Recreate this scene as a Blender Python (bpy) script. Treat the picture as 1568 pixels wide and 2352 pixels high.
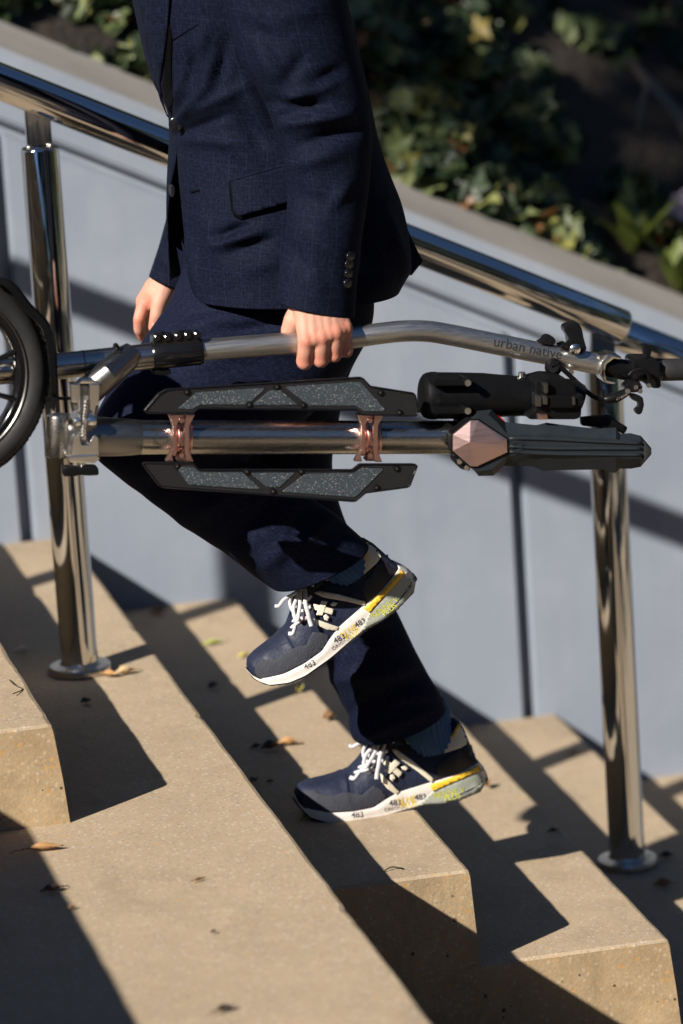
import bpy, bmesh, math, random
import numpy as np
from mathutils import Vector, Matrix, Quaternion, noise as mnoise

for o in list(bpy.data.objects): bpy.data.objects.remove(o)
scene = bpy.context.scene
COL = scene.collection
V = Vector
RNG = random.Random(7)

# ------------------------------------------------------------------ camera
CAM = V((-1.1765, -6.1145, 1.9240)); YAW, PITCH, ROLL = 0.21206, 0.23690, -0.06339
FPX = 10246.0; PW, PH = 1568.0, 2351.0
FW = V((math.sin(YAW)*math.cos(PITCH), math.cos(YAW)*math.cos(PITCH), -math.sin(PITCH)))
_r = V((math.cos(YAW), -math.sin(YAW), 0)); _u = _r.cross(FW)
RT = math.cos(ROLL)*_r + math.sin(ROLL)*_u
UP = -math.sin(ROLL)*_r + math.cos(ROLL)*_u
cam = bpy.data.cameras.new('camera'); camo = bpy.data.objects.new('camera', cam); COL.objects.link(camo)
m = Matrix((RT, UP, -FW)).transposed().to_4x4(); m.translation = CAM; camo.matrix_world = m
cam.sensor_fit = 'VERTICAL'; cam.sensor_height = 36.0; cam.sensor_width = 24.0
cam.lens = FPX/PH*36.0
cam.clip_start = 0.1; cam.clip_end = 2000
cam.dof.use_dof = True; cam.dof.focus_distance = 6.55; cam.dof.aperture_fstop = 3.0
scene.camera = camo

# ------------------------------------------------------------------ light
SX, SY = 1.2433, 0.8398                      # shadow shift per metre of height
SUN = V((-SX, -SY, 1)).normalized()          # towards the sun
EL = math.asin(SUN.z); AZ = math.atan2(SUN.x, SUN.y)
w = bpy.data.worlds.new('World'); scene.world = w; w.use_nodes = True
nt = w.node_tree
sky = nt.nodes.new('ShaderNodeTexSky'); sky.sky_type = 'NISHITA'; sky.sun_disc = False
sky.sun_elevation = EL; sky.sun_rotation = AZ; sky.altitude = 2500; sky.air_density = 1.0; sky.dust_density = 0.0; sky.ozone_density = 6.0
bg = nt.nodes['Background']; bg.inputs['Strength'].default_value = 0.05
nt.links.new(sky.outputs[0], bg.inputs['Color'])
sl = bpy.data.lights.new('sun', 'SUN'); sl.energy = 5.0; sl.angle = math.radians(0.6); sl.color = (1.0, 0.93, 0.83)
so = bpy.data.objects.new('sun', sl); COL.objects.link(so)
so.rotation_mode = 'QUATERNION'; so.rotation_quaternion = SUN.to_track_quat('Z', 'Y')
vs = scene.view_settings; vs.view_transform = 'Standard'; vs.look = 'None'; vs.exposure = 0.86; vs.gamma = 1.0
vs.use_curve_mapping = False

# ------------------------------------------------------------------ helpers
def ray(x, y): return FW + RT*((x-PW/2)/FPX) - UP*((y-PH/2)/FPX)
def P(x, y, Y):
    d = ray(x, y); return CAM + d*((Y-CAM.y)/d.y)
def PZ(x, y, Z):
    d = ray(x, y); return CAM + d*((Z-CAM.z)/d.z)
ORG = {}
def setp(o, label=None, category=None, group=None, kind=None):
    if label: o['label'] = label
    if category: o['category'] = category
    if group: o['group'] = group
    if kind: o['kind'] = kind
    return o
def root(name, loc, label, category, group=None):
    o = bpy.data.objects.new(name, None); o.location = loc; o.empty_display_size = 0.05
    COL.objects.link(o); ORG[o] = V(loc); return setp(o, label, category, group)
def obj(name, verts, faces, mat, parent=None, smooth=True, uv=None, base=None, mi=None):
    vs_ = [V(v) for v in verts]
    if parent is not None: org = ORG[parent]
    elif base is not None: org = V(base)
    else:
        a = np.array([tuple(v) for v in vs_]); lo, hi = a.min(0), a.max(0)
        org = V(((lo[0]+hi[0])/2, (lo[1]+hi[1])/2, lo[2]))
    me = bpy.data.meshes.new(name); me.from_pydata([tuple(v-org) for v in vs_], [], [tuple(f) for f in faces])
    mats = mat if isinstance(mat, (list, tuple)) else [mat]
    for mm in mats: me.materials.append(mm)
    if smooth: me.polygons.foreach_set('use_smooth', [True]*len(me.polygons))
    if mi is not None: me.polygons.foreach_set('material_index', mi)
    if uv is not None:
        l = me.uv_layers.new(name='UVMap')
        li = np.empty(len(me.loops), dtype=np.int32); me.loops.foreach_get('vertex_index', li)
        l.data.foreach_set('uv', np.asarray(uv, dtype=np.float32)[li].ravel())
    me.update()
    o = bpy.data.objects.new(name, me); COL.objects.link(o)
    if parent is not None: o.parent = parent; ORG[o] = org
    else: o.location = org; ORG[o] = org
    return o
def bm_obj(name, bm, mat, parent=None, smooth=False, **k):
    bm.verts.index_update()
    vs_ = [v.co.copy() for v in bm.verts]; fs = [[v.index for v in f.verts] for f in bm.faces]
    mi = [f.material_index for f in bm.faces]
    o = obj(name, vs_, fs, mat, parent, smooth, mi=mi, **k); bm.free(); return o
def auto_smooth(o, deg=35):
    me = o.data
    me.polygons.foreach_set('use_smooth', [True]*len(me.polygons))
    bm = bmesh.new(); bm.from_mesh(me)
    for e in bm.edges:
        e.smooth = not (len(e.link_faces) == 2 and e.calc_face_angle(0) > math.radians(deg))
    bm.to_mesh(me); bm.free(); return o
def catmull(pts, n, closed=False):
    pts = [np.array(tuple(p), float) for p in pts]; out = []
    k = len(pts)
    for i in range(k-1 if not closed else k):
        g = lambda j: pts[j % k] if closed else pts[min(max(j, 0), k-1)]
        a, b, c, d = g(i-1), g(i), g(i+1), g(i+2)
        for s in range(n):
            t = s/n
            out.append(0.5*((2*b)+(c-a)*t+(2*a-5*b+4*c-d)*t*t+(3*b-a-3*c+d)*t**3))
    if not closed: out.append(pts[-1])
    return out
def grid_faces(rows, cols, wrap=True):
    f = []
    for i in range(rows-1):
        for j in range(cols if wrap else cols-1):
            a = i*cols+j; b = i*cols+(j+1) % cols
            f.append((a, b, b+cols, a+cols))
    return f
def sweep(path, rad, n=16, cap=True):
    """tube mesh along a 3D path; rad a number or list"""
    path = [V(p) for p in path]; k = len(path)
    rad = [rad]*k if not hasattr(rad, '__len__') else list(rad)
    T = [(path[min(i+1, k-1)]-path[max(i-1, 0)]).normalized() for i in range(k)]
    a = V((0, 0, 1)) if abs(T[0].z) < .9 else V((0, 1, 0))
    N = (a - T[0]*a.dot(T[0])).normalized()
    vs_ = []
    for i in range(k):
        N = (N - T[i]*N.dot(T[i])).normalized(); B = T[i].cross(N)
        for j in range(n):
            an = 2*math.pi*j/n
            vs_.append(path[i] + (N*math.cos(an)+B*math.sin(an))*rad[i])
    fs = [tuple(reversed(f)) for f in grid_faces(k, n)]
    fs = grid_faces(k, n)
    if cap:
        fs.append(tuple(reversed(range(n)))); fs.append(tuple(range((k-1)*n, k*n)))
    return vs_, fs
def tube(name, path, rad, mat, parent=None, n=16, deg=40, **k):
    v, f = sweep(path, rad, n)
    return auto_smooth(obj(name, v, f, mat, parent, **k), deg)
def prism(name, pts, depth, mat, parent=None, bevel=0.0, seg=2, smooth_deg=30, **k):
    """pts: 3D polygon; depth: vector to extrude"""
    bm = bmesh.new(); vs_ = [bm.verts.new(p) for p in pts]
    f = bm.faces.new(vs_); r = bmesh.ops.extrude_face_region(bm, geom=[f])
    nv = [e for e in r['geom'] if isinstance(e, bmesh.types.BMVert)]
    bmesh.ops.translate(bm, verts=nv, vec=V(depth))
    bmesh.ops.recalc_face_normals(bm, faces=bm.faces)
    if bevel: bmesh.ops.bevel(bm, geom=list(bm.edges), offset=bevel, segments=seg, affect='EDGES', profile=0.5, clamp_overlap=True)
    bmesh.ops.recalc_face_normals(bm, faces=bm.faces)
    o = auto_smooth(bm_obj(name, bm, mat, parent, **k), smooth_deg)
    if bevel:
        md = o.modifiers.new('normals', 'WEIGHTED_NORMAL'); md.keep_sharp = True; md.weight = 100
    return o
def pprism(name, px, Y, th, mat, parent=None, bevel=0.0, **k):
    """polygon given as picture positions on the plane Y, thickness th away from the viewer"""
    return prism(name, [P(x, y, Y) for x, y in px], (0, th, 0), mat, parent, bevel, **k)
def box_v(x0, x1, y0, y1, z0, z1):
    return [V((x, y, z)) for x in (x0, x1) for y in (y0, y1) for z in (z0, z1)], [(0,1,3,2),(4,6,7,5),(0,4,5,1),(2,3,7,6),(0,2,6,4),(1,5,7,3)]
def nz(p, s=1.0, seed=0.0): return mnoise.noise(V(p)*s + V((seed*17.3, seed*5.1, seed*9.7)))

# ------------------------------------------------------------------ materials
class NT:
    def __init__(s, name):
        s.m = bpy.data.materials.new(name); s.m.use_nodes = True; s.t = s.m.node_tree
        s.b = s.t.nodes['Principled BSDF']; s._c = None
    def n(s, typ, **k):
        n = s.t.nodes.new('ShaderNode'+typ)
        for a, b in k.items(): setattr(n, a, b)
        return n
    def l(s, a, b): s.t.links.new(a, b)
    def coord(s, kind='Object', scale=(1, 1, 1)):
        if s._c is None: s._c = s.n('TexCoord')
        mp = s.n('Mapping'); mp.inputs['Scale'].default_value = scale if hasattr(scale, '__len__') else (scale,)*3
        s.l(s._c.outputs[kind], mp.inputs['Vector']); return mp.outputs[0]
    def noise(s, vec, scale, detail=4, rough=.6, out='Fac'):
        n = s.n('TexNoise'); n.inputs['Scale'].default_value = scale; n.inputs['Detail'].default_value = detail
        n.inputs['Roughness'].default_value = rough; s.l(vec, n.inputs['Vector']); return n.outputs[out]
    def ramp(s, fac, stops, interp='LINEAR'):
        r = s.n('ValToRGB'); r.color_ramp.interpolation = interp
        els = r.color_ramp.elements
        while len(els) < len(stops): els.new(0.5)
        for e, (p, c) in zip(els, stops):
            e.position = p; e.color = c if len(c) == 4 else (*c, 1)
        s.l(fac, r.inputs[0]); return r.outputs[0]
    def mix(s, fac, a, b, mode='MIX'):
        n = s.n('Mix', data_type='RGBA', blend_type=mode)
        for sock, val in ((n.inputs[0], fac), (n.inputs[6], a), (n.inputs[7], b)):
            if isinstance(val, bpy.types.NodeSocket): s.l(val, sock)
            elif isinstance(val, (int, float)): sock.default_value = val
            else: sock.default_value = (*val, 1) if len(val) == 3 else val
        return n.outputs[2]
    def math(s, op, a, b=0.0):
        n = s.n('Math', operation=op)
        for sock, val in ((n.inputs[0], a), (n.inputs[1], b)):
            if isinstance(val, bpy.types.NodeSocket): s.l(val, sock)
            else: sock.default_value = val
        return n.outputs[0]
    def bump(s, h, strength=.3, dist=.002):
        n = s.n('Bump'); n.inputs['Strength'].default_value = strength; n.inputs['Distance'].default_value = dist
        s.l(h, n.inputs['Height']); s.l(n.outputs[0], s.b.inputs['Normal'])
    def set(s, **k):
        for a, v in k.items():
            i = s.b.inputs[a.replace('_', ' ')]
            if isinstance(v, bpy.types.NodeSocket): s.l(v, i)
            elif hasattr(v, '__len__') and len(v) == 3 and i.type == 'RGBA': i.default_value = (*v, 1)
            else: i.default_value = v
        return s
def simple(name, col, rough=.5, metal=0.0, bump=None, var=0.0, spec=.5, **k):
    t = NT(name); t.set(Roughness=rough, Metallic=metal, **k); t.b.inputs['Specular IOR Level'].default_value = spec
    if var or bump: vec = t.coord()
    if var:
        f = t.noise(vec, 18, 6)
        t.set(Base_Color=t.mix(f, tuple(c*(1-var) for c in col), tuple(min(1, c*(1+var)) for c in col)))
        g = t.noise(vec, 60, 4); t.set(Roughness=t.ramp(g, [(.3, (max(.02, rough*.75),)*3), (.7, (min(1, rough*1.25),)*3)]))
    else: t.set(Base_Color=col)
    if bump: t.bump(t.noise(vec, bump[0], 3), bump[1], bump[2])
    return t.m
def concrete(name, base, dark, agg, side=False):
    t = NT(name); c = t.coord()
    big = t.noise(c, 2.2, 6, .65); med = t.noise(c, 14, 5, .6)
    col = t.mix(t.ramp(big, [(.34, (0, 0, 0)), (.68, (1, 1, 1))]), dark, base)
    col = t.mix(t.math('MULTIPLY', t.ramp(med, [(.42, (0, 0, 0)), (.72, (1, 1, 1))]), .45), col, tuple(x*.70 for x in base))
    blot = t.noise(t.coord(scale=(1, .55, 1)), 5.5, 7, .7)
    col = t.mix(t.ramp(blot, [(.54, (0, 0, 0)), (.72, (.6, .6, .6))]), col, tuple(x*.55 for x in dark))
    fine = t.noise(c, 210, 3, .7)
    col = t.mix(t.ramp(fine, [(.35, (.28, .28, .28)), (.65, (0, 0, 0))]), col, tuple(x*.6 for x in dark))
    # aggregate grains: three sizes of cells, some of them showing
    for i, (sc, lo, a) in enumerate(((150, .80, agg[0]), (240, .80, agg[1]), (330, .76, agg[2]), (110, .9, agg[3]))):
        vo = t.n('TexVoronoi'); vo.inputs['Scale'].default_value = sc; vo.inputs['Randomness'].default_value = 1
        t.l(t.coord(scale=(1, 1, 1.0+.01*i)), vo.inputs['Vector'])
        sep = t.n('SeparateColor'); t.l(vo.outputs['Color'], sep.inputs[0])
        pick = t.ramp(sep.outputs[i % 3], [(lo, (0, 0, 0)), (lo+.04, (1, 1, 1))])
        near = t.ramp(vo.outputs['Distance'], [(.32, (1, 1, 1)), (.5, (0, 0, 0))])
        col = t.mix(t.math('MULTIPLY', t.math('MULTIPLY', pick, near), (.5, .5, .55, .6)[i]), col, a)
    h = t.noise(c, 160, 5, .7)
    if side:
        vo = t.n('TexVoronoi'); vo.inputs['Scale'].default_value = 75; t.l(c, vo.inputs['Vector'])
        sep = t.n('SeparateColor'); t.l(vo.outputs['Color'], sep.inputs[0])
        siz = t.math('MULTIPLY', t.math('POWER', sep.outputs[0], 7), .26)
        pore = t.math('LESS_THAN', vo.outputs['Distance'], siz)
        col = t.mix(t.math('MULTIPLY', pore, .85), col, (.05, .04, .03))
        st = t.noise(t.coord(scale=(9, 9, 2.5)), 1.7, 6, .7)
        col = t.mix(t.ramp(st, [(.5, (0, 0, 0)), (.75, (.6, .6, .6))]), col, tuple(x*.42 for x in dark))
        h = t.math('SUBTRACT', h, t.math('MULTIPLY', pore, 1.5))
    t.set(Base_Color=col, Roughness=.85); t.b.inputs['Specular IOR Level'].default_value = .3
    t.bump(h, .55, .0016); return t.m
M = {}
AGG = ((.62, .55, .46), (.16, .15, .15), (.55, .36, .19), (.52, .34, .16))
AGG = tuple(tuple(c*.8 for c in a) for a in AGG)
M['tread'] = concrete('concrete tread', (.400, .312, .212), (.350, .272, .186), AGG)
M['side'] = concrete('concrete cast face', (.43, .318, .190), (.35, .258, .155), ((.5, .42, .3), (.2, .18, .15), (.5, .3, .12), (.5, .26, .07)), True)
def wallmat():
    t = NT('smooth blue-grey wall concrete'); c = t.coord()
    a = t.noise(c, 1.6, 7, .62); b = t.noise(t.coord(scale=(7, 7, 1.2)), 1.5, 5)
    col = t.mix(t.ramp(a, [(.3, (0, 0, 0)), (.7, (1, 1, 1))]), (.205, .238, .300), (.255, .290, .355))
    col = t.mix(t.ramp(b, [(.5, (0, 0, 0)), (.8, (.4, .4, .4))]), col, (.25, .262, .285))
    st_ = t.noise(t.coord(scale=(16, 16, .5)), 1.3, 6, .7)
    col = t.mix(t.ramp(st_, [(.52, (0, 0, 0)), (.76, (.25, .25, .25))]), col, (.17, .185, .22))
    pt = t.noise(c, 6.5, 7, .7)
    col = t.mix(t.ramp(pt, [(.5, (0, 0, 0)), (.72, (.5, .5, .5))]), col, (.30, .325, .375))
    t.set(Base_Color=col, Roughness=.8); t.bump(t.noise(c, 90, 4), .2, .001); return t.m
M['wall'] = wallmat()
def copemat():
    t = NT('weathered coping top'); c = t.coord()
    a = t.noise(c, 3, 7, .65)
    t.set(Base_Color=t.ramp(a, [(.25, (.30, .27, .24)), (.6, (.44, .40, .35)), (.85, (.52, .48, .43))]), Roughness=.9)
    t.bump(t.noise(c, 120, 4), .3, .001); return t.m
M['cope'] = copemat()
M['soil'] = simple('dark soil', (.022, .016, .011), .95, bump=(30, .8, .02), var=.4)
M['ground'] = simple('paving', (.34, .29, .22), .9, var=.15)
def steelmat(name, col, rough, streak=.05):
    t = NT(name); c = t.coord(scale=(40, 40, 3))
    f = t.noise(c, 4, 5); g = t.noise(t.coord(), 240, 3)
    t.set(Base_Color=col, Metallic=1.0, Roughness=t.ramp(f, [(.3, (rough,)*3), (.75, (rough+streak,)*3)]))
    sm = t.noise(t.coord(), 14, 6, .7)
    t.set(Roughness=t.math('ADD', t.ramp(f, [(.3, (rough,)*3), (.75, (rough+streak,)*3)]), t.math('MULTIPLY', t.ramp(sm, [(.5, (0, 0, 0)), (.75, (1, 1, 1))]), .10)))
    t.bump(g, .02, .0004); return t.m
M['chrome'] = steelmat('polished stainless steel', (.62, .61, .59), .035)
M['weld'] = steelmat('scuffed stainless steel', (.5, .47, .43), .25)

# ------------------------------------------------------------------ stairs and terraces
RUN, RISE, YW, BAT = 0.3010, 0.15, 1.7239, 0.014
def step_block(name, x0, x1, y0, y1, z0, z1, seed, ends=True, ystep=.02, fine=(-1.3, 2.0)):
    c = .007
    ys = [y0, y0+.005]; y = y0+.005
    while y < y1-.001:
        y = min(y1, y + (ystep if fine[0] < y < fine[1] else .4)); ys.append(y)
    vs_ = []; n = 7
    for i, y in enumerate(ys):
        e = .004 if i == 0 else 0
        j = nz((seed, y*9, 0), 1)*.0022 + nz((seed, y*40, 3), 1)*.0014
        chip = max(0, nz((seed*3.7, y*14, 8), 1)-.45)*.02
        k = nz((seed, y*22, 5), 1)*.0012
        d = c + j + chip
        sec = [(x0, z0), (x1+BAT, z0), (x1+BAT*.5, (z0+z1)/2), (x1+k-e*.5, z1-d-e), (x1-d*.45, z1-d*.3-e), (x1-d*1.2, z1-e), (x0, z1-e)]
        vs_ += [V((a, y, b)) for a, b in sec]
    fs = [tuple(reversed(f)) for f in grid_faces(len(ys), n)]
    mi = [0]*len(fs)
    for q, f in enumerate(fs):
        if q % n in (1, 2): mi[q] = 1
    fs.append(tuple(range(n))); mi.append(1)
    fs.append(tuple(reversed(range((len(ys)-1)*n, len(ys)*n)))); mi.append(1)
    o = obj(name, vs_, fs, [M['tread'], M['side']], None, False, mi=mi)
    bm = bmesh.new(); bm.from_mesh(o.data); bmesh.ops.recalc_face_normals(bm, faces=bm.faces); bm.to_mesh(o.data); bm.free()
    return setp(o, kind='structure')
for mm_ in range(-5, 5):
    zt = -3*mm_*RISE; xn = 3*mm_*RUN
    step_block('terrace', xn-3*RUN+.016, xn, -14.0, YW, zt-.75, zt, mm_+20.3)
    for k in (1, 2):       # two half steps standing on this terrace, against the riser above
        xa = xn-3*RUN+(.016 if k == 1 else RUN+.002)
        step_block('stair_step', xa, xn-(3-k)*RUN, .002*(k-1), YW, zt-.02, zt+(3-k)*RISE, mm_*2.3+k*7.1+50, ystep=.012)
# hole left by the formwork in the end of a half step
v, f = box_v(-300, -5*3*RUN-2.0*RUN*0-.016-3*RUN, -300, 300, -2.6, 5*3*RISE-.004+.45)
setp(obj('upper_plaza', v, f, M['ground'], None, False), kind='structure')
v, f = box_v(-400, 400, -400, 400, -2.7, -1.93)
setp(obj('ground', v, f, M['ground'], None, False), kind='structure')

# ------------------------------------------------------------------ retaining wall
WS = -0.5055
def wtop(x): return 0.875 + WS*(x)
wall = root('retaining_wall', (0.5, YW, -1), 'sloping blue-grey concrete wall with a coping beside the steps', 'wall')
XL, XR = -6.0, 6.0
def slope_box(name, xa, xb, ya, yb, top0, bot0, mat, rise=0.0, bevel=.006, flat_bottom=None):
    pts = [V((xa, ya, wtop(xa)+bot0)) if flat_bottom is None else V((xa, ya, flat_bottom)),
           V((xb, ya, wtop(xb)+bot0)) if flat_bottom is None else V((xb, ya, flat_bottom)),
           V((xb, ya, wtop(xb)+top0)), V((xa, ya, wtop(xa)+top0))]
    bm = bmesh.new(); a = [bm.verts.new(p) for p in pts]; b = [bm.verts.new(p+V((0, yb-ya, rise if i > 1 else 0))) for i, p in enumerate(pts)]
    bm.faces.new(a); bm.faces.new(b[::-1])
    for i in range(4): bm.faces.new((a[i], b[i], b[(i+1) % 4], a[(i+1) % 4]))
    bmesh.ops.recalc_face_normals(bm, faces=bm.faces)
    if bevel: bmesh.ops.bevel(bm, geom=list(bm.edges), offset=bevel, segments=2, affect='EDGES')
    bmesh.ops.recalc_face_normals(bm, faces=bm.faces)
    for f_ in bm.faces: f_.material_index = 1 if f_.normal.z > .6 else 0
    return bm_obj(name, bm, mat, wall, False)
slope_box('coping', XL, XR, YW, YW+.40, 0, -.135, [M['wall'], M['cope']], rise=.03)
slope_box('backing', XL, XR, YW+.032, YW+.34, -.10, 0, [M['wall'], M['wall']], flat_bottom=-3.0, bevel=0)
jx = [0.850+.9235*i for i in range(-7, 6)]
for a, b in zip(jx[:-1], jx[1:]):
    slope_box('panel', a+.010, b-.010, YW, YW+.058, -.158, 0, [M['wall'], M['wall']], flat_bottom=-3.0, bevel=.005)

# ------------------------------------------------------------------ handrails
RY, PXO = 0.803, -0.136
def rz(x): return 0.969 - 0.5010*(x+0.19)
def handrail(x0, x1, y, dz, posts, label):
    h = root('handrail', (posts[-1], y, -3*RISE), label, 'handrail', 'steel handrails of the steps')
    pth = [V((x, y, rz(x)+dz)) for x in (x0, x0+.004, x0+.2, (x0+x1)/2, x1-.2, x1-.004, x1)]
    rr = .029
    tube('rail', pth, [rr*.9, rr, rr, rr, rr, rr, rr*.9], M['chrome'], h, n=48)
    for x in posts:
        k = round((x-PXO)/(3*RUN)); zb = -3*k*RISE; top = zb+.861
        prof = [(0, zb+.0005), (.050, zb+.0005), (.0505, zb+.003), (.0505, zb+.011), (.049, zb+.013), (.034, zb+.014), (.0315, zb+.016), (.0302, zb+.019)]
        def lathe(prof, n=40):
            vs_ = [V((x+r_*math.cos(2*math.pi*j/n), y+r_*math.sin(2*math.pi*j/n), z_)) for r_, z_ in prof for j in range(n)]
            return vs_, grid_faces(len(prof), n)
        v, f = lathe(prof); fl = auto_smooth(obj('base_flange', v, f, M['weld'], h), 40)
        v, f = lathe([(.030, zb+.012), (.030, zb+.2), (.030, zb+.5), (.030, top-.004), (.0288, top-.0012), (.026, top), (0, top+.0005)])
        pp = auto_smooth(obj('post', v, f, M['chrome'], h), 50)
        zt = rz(x)+dz-.030
        v, f = box_v(x-.020, x+.020, y-.006, y+.006, top-.005, zt+.02)
        bm = bmesh.new(); bv = [bm.verts.new(q) for q in v]; [bm.faces.new([bv[i] for i in ff]) for ff in f]
        for q in bm.verts:
            if q.co.z > top+.01: q.co.z = rz(q.co.x)+dz-.024
        bmesh.ops.recalc_face_normals(bm, faces=bm.faces)
        bmesh.ops.bevel(bm, geom=list(bm.edges), offset=.0012, segments=2, affect='EDGES')
        auto_smooth(bm_obj('bracket_plate', bm, M['chrome'], h), 30)
        for sx_ in (-.017, .017):      # weld beads where the plate meets rail and post
            bx_ = x+sx_; bz_ = rz(bx_)+dz-.027
            v, f = sweep([V((bx_-.006, y-.008, bz_+.003)), V((bx_, y-.009, bz_)), V((bx_+.006, y-.008, bz_-.003))], [.002, .0035, .002], 8)
            obj('weld_bead', v, f, M['weld'], h)
            v, f = sweep([V((bx_-.006, y-.008, top+.001)), V((bx_, y-.010, top+.002)), V((bx_+.006, y-.008, top+.001))], [.002, .004, .002], 8)
            obj('weld_bead', v, f, M['weld'], h)
    return h
handrail(-5.0, .806, RY, 0, [PXO+3*RUN*k for k in range(-4, 2)], 'polished steel handrail on round posts running down behind the person')
handrail(.86, 4.2, 1.06, -.030, [PXO+3*RUN*k for k in range(2, 5)], 'blurred lower handrail starting beyond the end of the nearer one')

# ------------------------------------------------------------------ planted bank behind the wall
def bank_z(x, y):
    return 0.82 + WS*max(-8, min(8, x)) + .60*(y-(YW+.36)) + .05*nz((x, y, 0), 2.3) + .03*nz((x, y, 3), 6)
xs = np.linspace(-9, 9, 120); ys_ = np.concatenate([np.linspace(YW+.33, YW+2.0, 30), np.linspace(YW+2.3, YW+14, 14)])
vs_ = [V((x, y, min(bank_z(x, y)-(.10 if i == 0 else 0), 7))) for i, y in enumerate(ys_) for x in xs]
setp(obj('bank', vs_, grid_faces(len(ys_), len(xs), False), M['soil']), kind='structure')

def leafmat(name, stops, rough=.45, trans=.35):
    t = NT(name); g = t.n('NewGeometry')
    col = t.ramp(g.outputs['Random Per Island'], stops)
    t.set(Base_Color=col, Roughness=rough)
    tr = t.n('BsdfTranslucent'); t.l(col, tr.inputs['Color'])
    mx = t.n('MixShader'); mx.inputs[0].default_value = trans
    out = t.t.nodes['Material Output']
    t.l(t.b.outputs[0], mx.inputs[1]); t.l(tr.outputs[0], mx.inputs[2]); t.l(mx.outputs[0], out.inputs['Surface'])
    return t.m
M['ivy'] = leafmat('ivy leaves', [(0, (.012, .024, .010)), (.40, (.028, .050, .020)), (.62, (.08, .105, .045)), (.80, (.16, .20, .085)), (.92, (.24, .23, .06)), (.96, (.24, .12, .04)), (1, (.14, .06, .025))])
M['treeleaf'] = leafmat('tree leaves', [(0, (.020, .035, .012)), (.5, (.04, .06, .02)), (1, (.06, .08, .028))], .6, .25)
M['bark'] = simple('bark', (.06, .045, .032), .9, bump=(25, .8, .01), var=.4)
# flat leaf templates (x along the leaf), slightly folded
IVY = np.array([(0,0,0),(.25,.34,.05),(.42,.26,.05),(.62,.42,.02),(.72,.2,.04),(1,0,-.06),(.72,-.2,.04),(.62,-.42,.02),(.42,-.26,.05),(.25,-.34,.05),(.45,0,-.02)], float)
IVYF = [(10,0,1),(10,1,2),(10,2,3),(10,3,4),(10,4,5),(10,5,6),(10,6,7),(10,7,8),(10,8,9),(10,9,0)]
OVAL = np.array([(0,0,0),(.3,.2,.03),(.65,.19,.03),(1,0,-.05),(.65,-.19,.03),(.3,-.2,.03)], float)
OVALF = [(0,1,2,3),(0,3,4,5)]
def scatter(name, tpl, tf, pos, nrm, size, mat, seed, parent=None, jit=.7, smooth=False, **k):
    rg = np.random.RandomState(seed); n = len(pos); pos = np.asarray(pos, float); nrm = np.asarray(nrm, float)
    nr = nrm + rg.normal(0, jit, (n, 3)); nr /= np.linalg.norm(nr, axis=1)[:, None]
    t = rg.normal(0, 1, (n, 3)); t -= nr*(t*nr).sum(1)[:, None]; t /= np.linalg.norm(t, axis=1)[:, None]
    b = np.cross(nr, t); s = size*rg.uniform(.6, 1.25, n)
    tx, ty, tz = tpl[:, 0], tpl[:, 1], tpl[:, 2]
    vv = pos[:, None]+s[:, None, None]*((tx-.4)[None, :, None]*t[:, None]+ty[None, :, None]*b[:, None]+tz[None, :, None]*nr[:, None])
    nv = len(tpl); fs = [tuple(i*nv+q for q in f) for i in range(n) for f in tf]
    base = pos.mean(0); base[2] = pos[:, 2].min()
    return obj(name, [tuple(x) for x in vv.reshape(-1, 3)], fs, mat, parent, smooth, base=tuple(base) if parent is None else None, **k)
rg = np.random.RandomState(11)
pos = []; nrm = []
for i in range(16000):
    x = rg.uniform(-1.3, 3.4); y = YW+.36+abs(rg.normal(0, .55))
    c = nz((x, y, 1.5), 3.1)+.6*nz((x, y, 7), 7)
    if c < -.30+.22*rg.rand(): continue
    hgt = .02+.20*max(0, c+.25)*rg.rand()**.6
    pos.append((x, y+.02, bank_z(x, y)+hgt)); nrm.append((.1*0-.25, -.55, .75))
iv = scatter('ivy', IVY, IVYF, pos, nrm, .078, M['ivy'], 5, jit=.55)
setp(iv, 'ivy and low shrubs covering the shaded bank', 'ivy', kind='stuff')

def crown_points(rg, c, rad, n, hollow=.55):
    out = []; nr = []
    lobes = [(np.array(c)+rg.normal(0, .45, 3)*np.array(rad), rg.uniform(.35, .6)) for _ in range(14)]
    while len(out) < n:
        lc, s = lobes[rg.randint(len(lobes))]
        d = rg.normal(0, 1, 3); d /= np.linalg.norm(d)
        p = lc + d*np.array(rad)*s*rg.uniform(hollow, 1)
        out.append(p); nr.append(d+np.array((0, 0, .5)))
    return out, nr
def trunk_mesh(base, top, r0, limbs, rg):
    V_, F_ = [], []
    def add(v, f):
        k = len(V_); V_.extend(v); F_.extend([tuple(q+k for q in ff) for ff in f])
    base, top = V(base), V(top)
    pth = [base.lerp(top, t)+V((nz((t*3, r0*9, 1), 1), nz((t*3, r0*9, 5), 1), 0))*.25*t for t in np.linspace(0, 1, 9)]
    add(*sweep(pth, [r0*(1.25-t*.9) for t in np.linspace(0, 1, 9)], 12))
    for l in limbs:
        a = pth[rg.randint(4, 8)]; b = V(l)
        mid = a.lerp(b, .5)+V((0, 0, .15))
        add(*sweep([V(q) for q in catmull([a, mid, b], 4)], list(np.linspace(r0*.45, r0*.1, 9)), 8))
    return V_, F_
rg = np.random.RandomState(3)
# a tree on the bank whose crown shades the ivy (crown above the picture, upper left)
tr = root('tree', (-5.4, 3.4, bank_z(-5.4, 3.4)-.1), 'broad tree rooted on the bank above the picture, its crown shading the ivy', 'tree')
cc = (-2.85, .12, 4.75); tb = tr.location
pp, nn = crown_points(rg, cc, (1.65, .85, .7), 2300, .2)
v, f = trunk_mesh(tb, (-4.2, 1.2, 5.3), .17, [tuple(pp[i]) for i in range(0, 2300, 200)], rg)
obj('trunk', v, f, M['bark'], tr)
scatter('crown', OVAL, OVALF, pp, nn, .20, M['treeleaf'], 6, parent=tr, jit=.9)
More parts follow.
